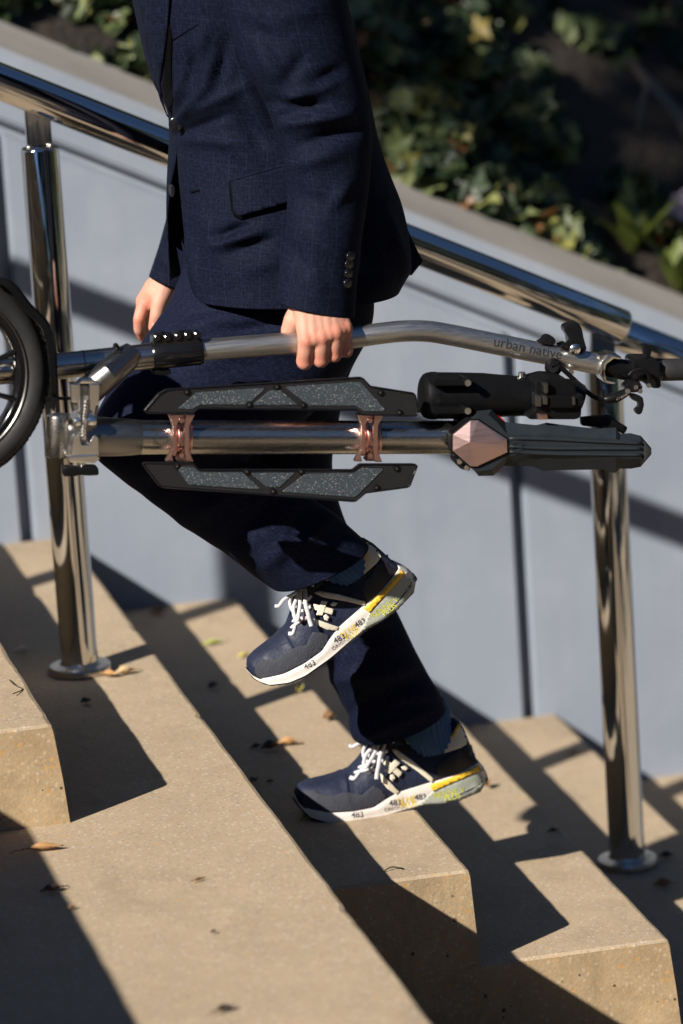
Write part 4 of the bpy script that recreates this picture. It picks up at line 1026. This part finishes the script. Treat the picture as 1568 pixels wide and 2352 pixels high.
def hem(v, f, uv, K, cols, w=.020):
    """turn the last ring inwards so that the hem has an edge"""
    last = v[(K-1)*cols:K*cols]; c = sum(last, V())/cols
    for s in (.985, .96, .93):
        base = len(v); up_ = (v[(K-2)*cols]-v[(K-1)*cols]); up_.normalize()
        v += [c+(q-c)*s+up_*(.002 if s > .97 else .02) for q in last]; uv += uv[(K-1)*cols:K*cols]
        f += [(base-cols+j, base-cols+(j+1) % cols, base+(j+1) % cols, base+j) for j in range(cols)]
SURF = {}
parts = []
for nm, stn, fo, sd in (('trouser_leg', legN, fN, 1), ('trouser_leg', legF, fF, 2)):
    v, f, uv, cs, K, cols = loft(stn, 100, 12)
    v = fold(v, cs, fo, .0016, 16, sd, False); SURF[sd] = Surf([q for q, c in zip(v, cs) if q.y < c.y-.01])
    hem(v, f, uv, K, cols)
    parts.append((v, f, uv))
v = parts[0][0]+parts[1][0]; k = len(parts[0][0]); f = parts[0][1]+[tuple(q+k for q in g) for g in parts[1][1]]; uv = parts[0][2]+parts[1][2]
trou = obj('trousers', v, f, M['trouser'], man, uv=uv)
# ---- jacket
jst = [(400, -400, 660, -400, YM, .12), (345, -320, 720, -310, YM, .20), (318, -200, 752, -190, YM, .20), (313, -60, 775, -60, YM, .185), (313, 0, 787, 0, YM, .18), (330, 100, 810, 100, YM, .172), (356, 195, 833, 200, YM, .165), (390, 262, 853, 290, YM, .162), (398, 320, 866, 340, YM, .164), (397, 390, 885, 395, YM, .17),
       (396, 460, 910, 462, YM, .178), (395, 540, 928, 540, YM, .184), (396, 620, 926, 600, YM, .188), (398, 668, 902, 648, YM, .19)]
NJ = len(jst)-1
def jth(t):
    yv = t*NJ                     # station number
    a0 = .05+.02*max(0, 7.3-yv) if yv < 7.6 else .05+.36*min(1, (yv-7.6)/4.8)**1.1
    a1 = 2*math.pi+(.10 if yv < 8.2 else .10-.25*min(1, (yv-8.2)/2.5))
    if yv > 12.2: a0 += .16*((yv-12.2)/.8)**2
    return a0, a1
v, f, uv, cs, K, cols = loft(jst, 150, 14, 2.4, jth)
fJ = [(398, 300, 470, 200, .006, 12), (400, 310, 520, 265, -.006, 12), (410, 320, 560, 330, .004, 16), (430, 190, 450, 120, -.008, 13), (405, 230, 425, 165, .006, 12), (470, 215, 490, 130, .007, 15), (500, 190, 520, 90, -.007, 14), (455, 150, 470, 60, .006, 18), (440, 260, 560, 200, .005, 15), (540, 250, 600, 330, -.007, 18), (500, 300, 600, 400, .005, 24), (560, 190, 610, 280, .006, 16),
      (500, 560, 600, 530, .009, 15), (500, 545, 560, 520, -.010, 12), (520, 585, 620, 550, -.006, 14), (460, 480, 520, 640, .004, 26), (430, 560, 450, 660, .004, 18), (560, 620, 640, 600, .004, 24), (820, 420, 850, 620, -.008, 24), (880, 480, 930, 620, .008, 20)]
v = fold(v, cs, fJ, .0020, 13, 5)
gone = set()
for r_ in range(int((K-1)*11.6/NJ), K-1):
    ang = jth(r_/(K-1)); j = int((math.pi+.0-ang[0])/(ang[1]-ang[0])*(cols-1))
    gone.add(r_*(cols-1)+j); gone.add(r_*(cols-1)+j+1)
jf = [tuple(reversed(g)) for i, g in enumerate(f) if i not in gone]
jack = obj('jacket', v, jf, [M['suit'], M['lining']], man, uv=uv)
md = jack.modifiers.new('thick', 'SOLIDIFY'); md.thickness = .0026; md.offset = -1; md.material_offset = 1; md.material_offset_rim = 0
SJ = Surf([q for q, c in zip(v, cs) if q.y < c.y-.005])
# near sleeve
sN = [(470, -380, 640, -400, .13, .05), (472, -300, 745, -300, .10, .075), (495, -150, 775, -150, .075, .075), (518, 0, 790, 0, .060, .073), (550, 130, 816, 130, .050, .071), (598, 215, 838, 215, .046, .070), (634, 300, 850, 300, .042, .068), (655, 380, 846, 385, .038, .064), (663, 470, 836, 475, .034, .060), (656, 560, 823, 570, .030, .056), (643, 640, 815, 655, .026, .054), (637, 694, 811, 724, .024, .054)]
v, f, uv, cs, K, cols = loft(sN, 100, 14, 2.2)
fS = [(640, 240, 760, 190, .010, 18), (620, 235, 740, 245, -.010, 16), (655, 285, 800, 260, .010, 20), (650, 265, 720, 262, -.006, 12), (690, 330, 820, 300, -.009, 18), (600, 120, 650, 200, .006, 20), (570, 60, 640, 100, -.005, 20), (650, 190, 700, 130, -.006, 18), (700, 215, 780, 160, -.007, 18), (680, 380, 780, 350, .006, 22), (670, 440, 760, 480, -.004, 26), (690, 520, 800, 600, .005, 30), (660, 560, 720, 640, -.005, 20), (700, 600, 740, 690, .004, 26), (760, 480, 800, 420, .005, 20), (640, 40, 730, 20, .004, 26)]
v = fold(v, cs, fS, .0018, 14, 8)
SS = Surf([q for q, c in zip(v, cs) if q.y < c.y-.005])
# widen the gap inside the cuff
hem(v, f, uv, K, cols)
sl_n = obj('sleeve', v, f, M['suit'], jack, uv=uv)
sF = [(540, -340, 640, -360, .42, .05), (480, -250, 640, -250, .45, .07), (440, 0, 600, 0, .48, .065), (415, 300, 560, 330, .50, .060), (396, 450, 510, 470, .50, .055), (372, 550, 470, 570, .50, .050), (344, 637, 432, 668, .50, .045)]
v, f, uv, cs, K, cols = loft(sF, 60, 12, 2.2); v = fold(v, cs, [(380, 560, 440, 540, -.005, 16), (370, 600, 430, 610, .005, 16)], .0018, 14, 9); hem(v, f, uv, K, cols)
obj('sleeve', v, f, M['suit'], jack, uv=uv)
# rear vent: the far flap swings out behind
vf = [(896, 430, .36), (925, 500, .36), (952, 560, .365), (972, 600, .37), (958, 618, .375), (945, 634, .38), (932, 602, .375), (915, 560, .37), (895, 500, .36), (880, 440, .355)]
prism('vent_flap', [P(*q) for q in vf], (-.002, .004, 0), M['suit'], jack, .0012)
# pocket, flap, buttons, lapel
drape('flap_edge_shade', [(524, 418), (658, 380), (670, 420), (674, 468), (552, 502), (538, 498), (531, 482)], SJ, .0050, M['lining'], jack, .002, 10)  # near-black strip painting the shade round the edges of the flap
drape('pocket_flap', [(530, 418), (658, 381), (664, 420), (668, 462), (552, 495), (542, 492), (536, 480)], SJ, .0105, M['suit'], jack, .004, 10)
drape('pocket_welt', [(527, 413), (658, 374), (659, 379), (529, 418)], SJ, .0050, M['suit'], jack, .003, 10)
drape('lapel', [(313, -60), (392, -60), (388, 0), (380, 90), (366, 190), (372, 225), (384, 262), (391, 272), (384, 268), (366, 225), (346, 150), (334, 80), (322, 10)], SJ, .008, M['suit'], jack, .003, 10)
drape('lapel_slit_shade', [(388, 60), (394, 90), (392, 170), (396, 225), (393, 268), (380, 240), (371, 200), (384, 95)], SJ, .0035, M['lining'], jack, .002, 8)  # dark patch standing in for the shade inside the lapel slit
drape('dart_seam', [(452, 55), (455, 54), (386, 100), (385, 98)], SJ, .0026, M['lining'], jack, .0006, 12)
def button(x, y, Yv, r_, par, tilt=V((0, -1, 0))):
    q = P(x, y, Yv); t = tilt.normalized()
    v, f = sweep([q, q+t*.0015, q+t*.0035, q+t*.0042, q+t*.0040, q+t*.0026], [r_*.8, r_, r_, r_*.9, r_*.7, r_*.55], 20, True)
    b_ = auto_smooth(obj('button', v, f, M['btn'], par), 50)
button(404, 285, SJ.y(404, 285)-.003, .0105, jack, V((-.35, -1, 0)))
button(398, 437, SJ.y(402, 437)+.035, .0095, jack, V((-1, -.3, 0)))
for x, y in ((802, 588), (799, 606), (798, 627), (796, 650)):
    button(x, y, SS.y(x-6, y)-.002, .0068, sl_n, V((.35, -1, 0)))
drape('buttonhole', [(436, 440), (456, 434), (457, 439), (438, 444)], SJ, .0022, M['lining'], jack, .0006, 10)
# ---- sock and shoe (built once for the standing foot, then turned for the lifted one)
def Z5(x, y): return (x/3.149+661.0, y/3.149+1581.0)
YN = .318                             # near side of the standing shoe
def Sh(x, y, w_=0.0): return P(*Z5(x, y), YN)+V((0, w_, 0))
HW = .043
def interp(tab, x): return float(np.interp(x, [q[0] for q in tab], [q[1] for q in tab]))
TOP = [(95, 815), (105, 785), (130, 745), (190, 722), (300, 698), (400, 672), (500, 625), (560, 560), (620, 475), (700, 395), (780, 352), (850, 383), (960, 412), (1060, 415), (1140, 380), (1200, 310), (1240, 258), (1275, 275), (1320, 345), (1350, 420), (1395, 540), (1405, 560)]
BOT = [(95, 860), (130, 890), (300, 905), (480, 890), (640, 862), (690, 822), (800, 768), (1040, 695), (1200, 648), (1405, 562)]
SBT = [(82, 815), (90, 850), (110, 885), (170, 940), (300, 970), (420, 968), (700, 920), (1000, 848), (1100, 840), (1250, 808), (1400, 752), (1450, 700), (1472, 650)]
STP = [(82, 800), (95, 845), (130, 878), (300, 895), (480, 880), (620, 855), (690, 812), (800, 755), (1040, 685), (1200, 636), (1400, 545), (1440, 590), (1472, 640)]
PLAN = [(82, .006), (95, .018), (130, .028), (200, .038), (330, .046), (450, .049), (650, .045), (850, .038), (1050, .036), (1250, .036), (1380, .031), (1440, .022), (1472, .008)]
def shoe_parts():
    out = []
    # upper
    xs_ = np.concatenate([np.linspace(95, 200, 12), np.linspace(215, 1330, 110), np.linspace(1340, 1405, 14)]); m_ = 61; v = []
    for x in xs_:
        zt, zb = interp(TOP, x), interp(BOT, x); hw = interp(PLAN, x)*.97
        open_ = 1 if x > 760 else 0
        for j in range(m_):
            a_ = math.pi*j/(m_-1); s = math.sin(a_); c_ = math.cos(a_)
            hgt = abs(s)**(.85 if x < 500 else .7)
            narrow = 1-.34*hgt**2*(1 if x > 450 else .4)       # upper leans in towards the ankle
            wv = HW+(-hw*math.copysign(abs(c_)**.62, c_))*(narrow)
            wr_ = .9*math.sin(x*.035+hgt*9)*(1 if 180 < x < 420 else 0)
            v.append(Sh(x, zb+(zt-zb)*hgt+wr_, wv+HW*0-.0))
    uf = grid_faces(len(xs_), m_, False)
    out.append(('upper', v, uf, 'nylon', None))
    surf = Surf([q for i, q in enumerate(v) if (i % m_) < m_//2])
    # sole
    xs2 = np.concatenate([np.linspace(82, 200, 18), np.linspace(215, 1380, 60), np.linspace(1390, 1472, 14)]); v = []; q_ = 16
    for x in xs2:
        zt, zb = interp(STP, x), interp(SBT, x); hw = interp(PLAN, x)*1.05+.0005
        for (wv, hv_) in ((-.80, .0), (-.96, .02), (-1, .12), (-1.02, .4), (-1.0, .7), (-1.03, .92), (-.98, 1), (-.7, 1), (.7, 1), (.98, 1), (1.03, .92), (1, .7), (1.02, .4), (1, .12), (.96, .02), (.8, 0)):
            v.append(Sh(x, zt+(zb-zt)*hv_, HW+wv*hw))
    out.append(('midsole', v, grid_faces(len(xs2), q_)+[tuple(range(q_))[::-1], tuple(range((len(xs2)-1)*q_, len(xs2)*q_))], 'midsole', None))
    ss = Surf([p_ for i, p_ in enumerate(v) if (i % q_) < 7])
    # outsole: black lugged strip under the midsole
    xs3 = np.linspace(92, 1465, 120); v = []
    for i, x in enumerate(xs3):
        zb = interp(SBT, x); hw = interp(PLAN, x)*.97; lug = 14+5*(i % 4 < 2)
        if x < 175: top_ = zb-36
        elif x > 1400: top_ = zb-20
        else: top_ = zb-3
        for (wv, z_) in ((-1.09, top_), (-1.09, zb+lug*.5), (-.9, zb+lug), (.9, zb+lug), (1.09, zb+lug*.5), (1.09, top_)):
            v.append(Sh(x, z_, HW+wv*hw))
    out.append(('outsole', v, grid_faces(120, 6)+[tuple(range(6))[::-1], tuple(range(119*6, 120*6))], 'outsole', None))
    def dr(name, poly, sf, off, mat, cell=7):
        v2, f2 = cut2d([Z5(*q) for q in poly], cell)
        vv = [P(x, y, sf.y(x, y)-off) for x, y in v2]
        nrm = sum(((vv[g[1]]-vv[g[0]]).cross(vv[g[2]]-vv[g[0]]).y for g in f2), 0.0)
        if nrm > 0: f2 = [tuple(reversed(g)) for g in f2]
        out.append((name, vv, f2, mat, .0016))
    def txt(s_, x, y, size, ang, mat, sf, off=.0006):
        v0, f0 = text_mesh(s_, size, .0001); vv = []
        for q in v0:
            X_, Y_ = q.x/PM*1.06, -q.y/PM*1.06; dx, dy = X_*math.cos(ang)-Y_*math.sin(ang), X_*math.sin(ang)+Y_*math.cos(ang)
            bx, by = Z5(x, y); vv.append(P(bx+dx, by+dy, sf.y(bx+dx, by+dy)-off))
        out.append(('lettering', vv, f0, mat, None))
    OF = .0014
    dr('toe_cap', [(101, 815), (106, 790), (135, 752), (190, 733), (240, 765), (330, 775), (400, 750), (480, 755), (540, 770), (575, 735), (620, 700), (680, 735), (716, 775), (690, 812), (620, 860), (480, 886), (300, 900), (140, 885), (108, 858)], surf, 0.0009, 'suede')
    dr('heel_counter', [(1060, 682), (1080, 560), (1120, 512), (1240, 445), (1325, 405), (1372, 540), (1200, 640)], surf, 0.0009, 'patent')
    dr('heel_tab', [(1070, 425), (1150, 388), (1206, 318), (1236, 268), (1258, 288), (1312, 388), (1250, 428), (1130, 466), (1090, 456)], surf, 0.0014, 'cream')
    dr('collar_trim', [(858, 382), (960, 410), (1060, 415), (1145, 378), (1200, 308), (1234, 252), (1252, 262), (1215, 325), (1155, 392), (1066, 428), (958, 422), (856, 392)], surf, 0.0018, 'yellow', 5)
    dr('collar_seam', [(800, 430), (900, 465), (1000, 485), (1100, 487), (1180, 465), (1180, 469), (1100, 492), (1000, 490), (900, 470), (798, 434)], surf, 0.0009, 'stitch', 6)
    dr('stripe', [(750, 440), (782, 437), (900, 520), (1058, 655), (1042, 684), (940, 600), (800, 500)], surf, 0.0036, 'cream')
    dr('stripe', [(668, 612), (702, 640), (760, 700), (806, 748), (790, 772), (720, 725), (678, 672)], surf, 0.0036, 'cream')
    dr('cross_emblem', [(688, 541), (716, 511), (828, 608), (803, 642)], surf, 0.0046, 'cream', 4)
    dr('cross_emblem_bar', [(776, 513), (812, 538), (737, 616), (698, 594)], surf, 0.0052, 'cream', 4)
    dr('emblem_dash', [(820, 565), (850, 558), (872, 580), (852, 592), (830, 586)], surf, 0.0046, 'cream', 5)
    dr('emblem_dash', [(742, 625), (765, 618), (776, 650), (757, 672), (738, 652)], surf, 0.0046, 'cream', 5)
    dr('eyestay', [(575, 632), (640, 500), (700, 405), (785, 352), (850, 384), (838, 398), (735, 440), (668, 545), (640, 600)], surf, 0.0010, 'suede')
    dr('heel_sole', [(930, 848), (1060, 738), (1405, 584), (1438, 612), (1448, 655), (1392, 748), (1250, 805), (1100, 838)], ss, .0010, 'greyfoam')
    dr('heel_wedge', [(1028, 700), (1200, 636), (1382, 555), (1398, 590), (1240, 660), (1050, 742)], ss, .0026, 'yellow')
    dr('sole_groove', [(1180, 790), (1290, 740), (1370, 700), (1440, 640), (1446, 646), (1374, 708), (1292, 748), (1184, 797)], ss, .0014, 'stitch', 5)
    txt('483', 503, 912, .0112, -.06, 'inkdark', ss); txt('483', 775, 826, .0112, -.10, 'inkdark', ss); txt('483', 958, 785, .0108, -.10, 'inkdark', ss)
    txt('N NE', 858, 803, .0104, -.12, 'inkyellow', ss); txt('PLUS', 872, 840, .0104, -.12, 'inkyellow', ss, .0008); txt('ORIGINAL', 782, 866, .0072, -.14, 'inkgrey', ss)
    txt('RENNE V', 1165, 757, .0108, -.20, 'inklime', ss, .0016); txt('PLUS', 1190, 786, .0108, -.20, 'inklime', ss, .0016)
    # laces: flat white ribbons
    def lace(pts, w0=.0036, off=.004):
        p3 = [P(*Z5(q[0], q[1]), surf.y(*Z5(q[0], q[1]))-off-(q[2] if len(q) > 2 else 0)) for q in pts]
        p3 = [V(q) for q in catmull(p3, 5)]; v = []
        for i_, q in enumerate(p3):
            T_ = (p3[min(i_+1, len(p3)-1)]-p3[max(i_-1, 0)]).normalized(); sd_ = T_.cross(V((0, -1, .15))).normalized(); nn2 = sd_.cross(T_)
            for k_ in range(8):
                an_ = k_*math.pi/4; v.append(q+sd_*math.cos(an_)*w0*.68+nn2*math.sin(an_)*w0*.28)
        out.append(('lace', v, grid_faces(len(p3), 8)+[tuple(range(8))[::-1], tuple(range(len(v)-8, len(v)))], 'lace', None))
    lace([(440, 410, .01), (470, 420, .012), (520, 395, .012), (600, 385, .010), (680, 370, .006)], .0042)
    lace([(700, 365, .004), (690, 420, .010), (668, 480, .014), (655, 560, .014), (645, 610, .012), (640, 655, .012)], .0048)
    lace([(670, 375, .006), (620, 420, .010), (570, 470, .012), (550, 530, .014), (560, 570, .014), (590, 530, .012), (630, 460, .010), (660, 385, .008)], .0044)
    lace([(640, 385, .006), (575, 395, .010), (545, 450, .012), (550, 500, .012)], .0040)
    lace([(690, 360, .004), (740, 365, .006), (770, 385, .004)], .0040)
    for q in ([(455, 640), (480, 650), (520, 600)], [(480, 610), (510, 600), (560, 590), (600, 570)], [(510, 575), (545, 560), (600, 580), (625, 585)], [(540, 540), (580, 520), (640, 530), (690, 520)], [(580, 490), (620, 470), (670, 470), (720, 450)], [(530, 590), (560, 550), (590, 500)]): lace(q, .0038, .003)
    lace([(448, 640), (470, 650), (480, 640)], .0050, .003); lace([(600, 575), (615, 585), (622, 575)], .0050, .003)
    return out
def sock_mesh():
    stn = [(*Z5(790, 200), *Z5(1105, 60), YN+HW, .036), (*Z5(795, 290), *Z5(1135, 120), YN+HW, .036), (*Z5(800, 350), *Z5(1155, 220), YN+HW, .036), (*Z5(830, 410), *Z5(1175, 300), YN+HW, .035), (*Z5(860, 470), *Z5(1190, 400), YN+HW, .030)]
    stn = [(a_+5, b_+3, c_+5, d_+3, e_, g_) for a_, b_, c_, d_, e_, g_ in stn]
    v, f, uv, cs, K, cols = loft(stn, 192, 8, 2.1)
    v = [q+(q-c)*(.035*math.cos(2*math.pi*(i % cols)/cols*30)+.02*nz(q, 60)) for i, (q, c) in enumerate(zip(v, cs))]
    return v, f
MT = {'nylon': simple('navy nylon', (.012, .016, .036), .6, bump=(55, .6, .004), var=.4, spec=.25), 'suede': simple('charcoal suede', (.042, .044, .055), .95, bump=(260, .8, .0015), var=.55, spec=.1),
      'patent': simple('black leather', (.012, .011, .014), .34, bump=(120, .25, .001), var=.3), 'cream': simple('cream leather', (.62, .57, .45), .6, bump=(300, .3, .0006), var=.1),
      'yellow': simple('yellow foam', (.72, .44, .03), .55, var=.15), 'stitch': simple('dark stitching', (.02, .025, .04), .8), 'midsole': simple('white midsole', (.60, .56, .52), .65, var=.22, bump=(90, .3, .0015)),
      'outsole': simple('black outsole', (.015, .015, .016), .7), 'greyfoam': simple('grey-green foam', (.34, .36, .31), .65, var=.12, bump=(60, .3, .002)), 'inkdark': simple('dark ink', (.07, .07, .075), .7),
      'inkyellow': simple('yellow ink', (.75, .55, .05), .7), 'inklime': simple('lime ink', (.55, .55, .06), .7), 'inkgrey': simple('grey ink', (.32, .29, .27), .7), 'lace': simple('white cotton lace', (.52, .515, .54), .9, bump=(900, .6, .0006))}
SP = shoe_parts(); SKV, SKF = sock_mesh()
# turn for the lifted foot: match toe and heel positions
toeA, heelA = Sh(82, 820), Sh(1472, 650)
YN2 = .17-HW
toeB, heelB = P(569, 1556, YN2), P(952, 1326, YN2)
ang = math.atan2((heelB-toeB).z, (heelB-toeB).x)-math.atan2((heelA-toeA).z, (heelA-toeA).x)
RM = Matrix.Rotation(-ang, 4, 'Y'); cA = (toeA+heelA)/2; cB = (toeB+heelB)/2
def lifted(q): return cB + V((.005, 0, 0)) + (RM @ (q-cA))*.935
for fn, lab_shoe in ((lambda q: q, 'right sneaker standing on the tread'), (lifted, 'left sneaker lifted, heel up')):
    sk = obj('sock', [fn(q) for q in SKV], SKF, M['sock'], man)
    shoe = None
    for (nm, v, f, mt_, th_) in SP:
        o = obj('shoe' if shoe is None else nm, [fn(q) for q in v], f, MT[mt_], man if shoe is None else shoe, nm != 'lettering')
        if nm in ('midsole', 'outsole'): auto_smooth(o, 40)
        if th_:
            m2 = o.modifiers.new('thick', 'SOLIDIFY'); m2.thickness = th_; m2.offset = -1
        if shoe is None: shoe = o; o['label'] = lab_shoe

for o_ in list(bpy.data.objects):          # flat ends on the small turned pieces
    if o_.type == 'MESH' and o_.name.split('.')[0] in ('bolt', 'socket', 'clamp_bolt', 'latch_pin', 'pivot', 'grommet', 'cable_grommet', 'spring_rod', 'axle'): auto_smooth(o_, 40)
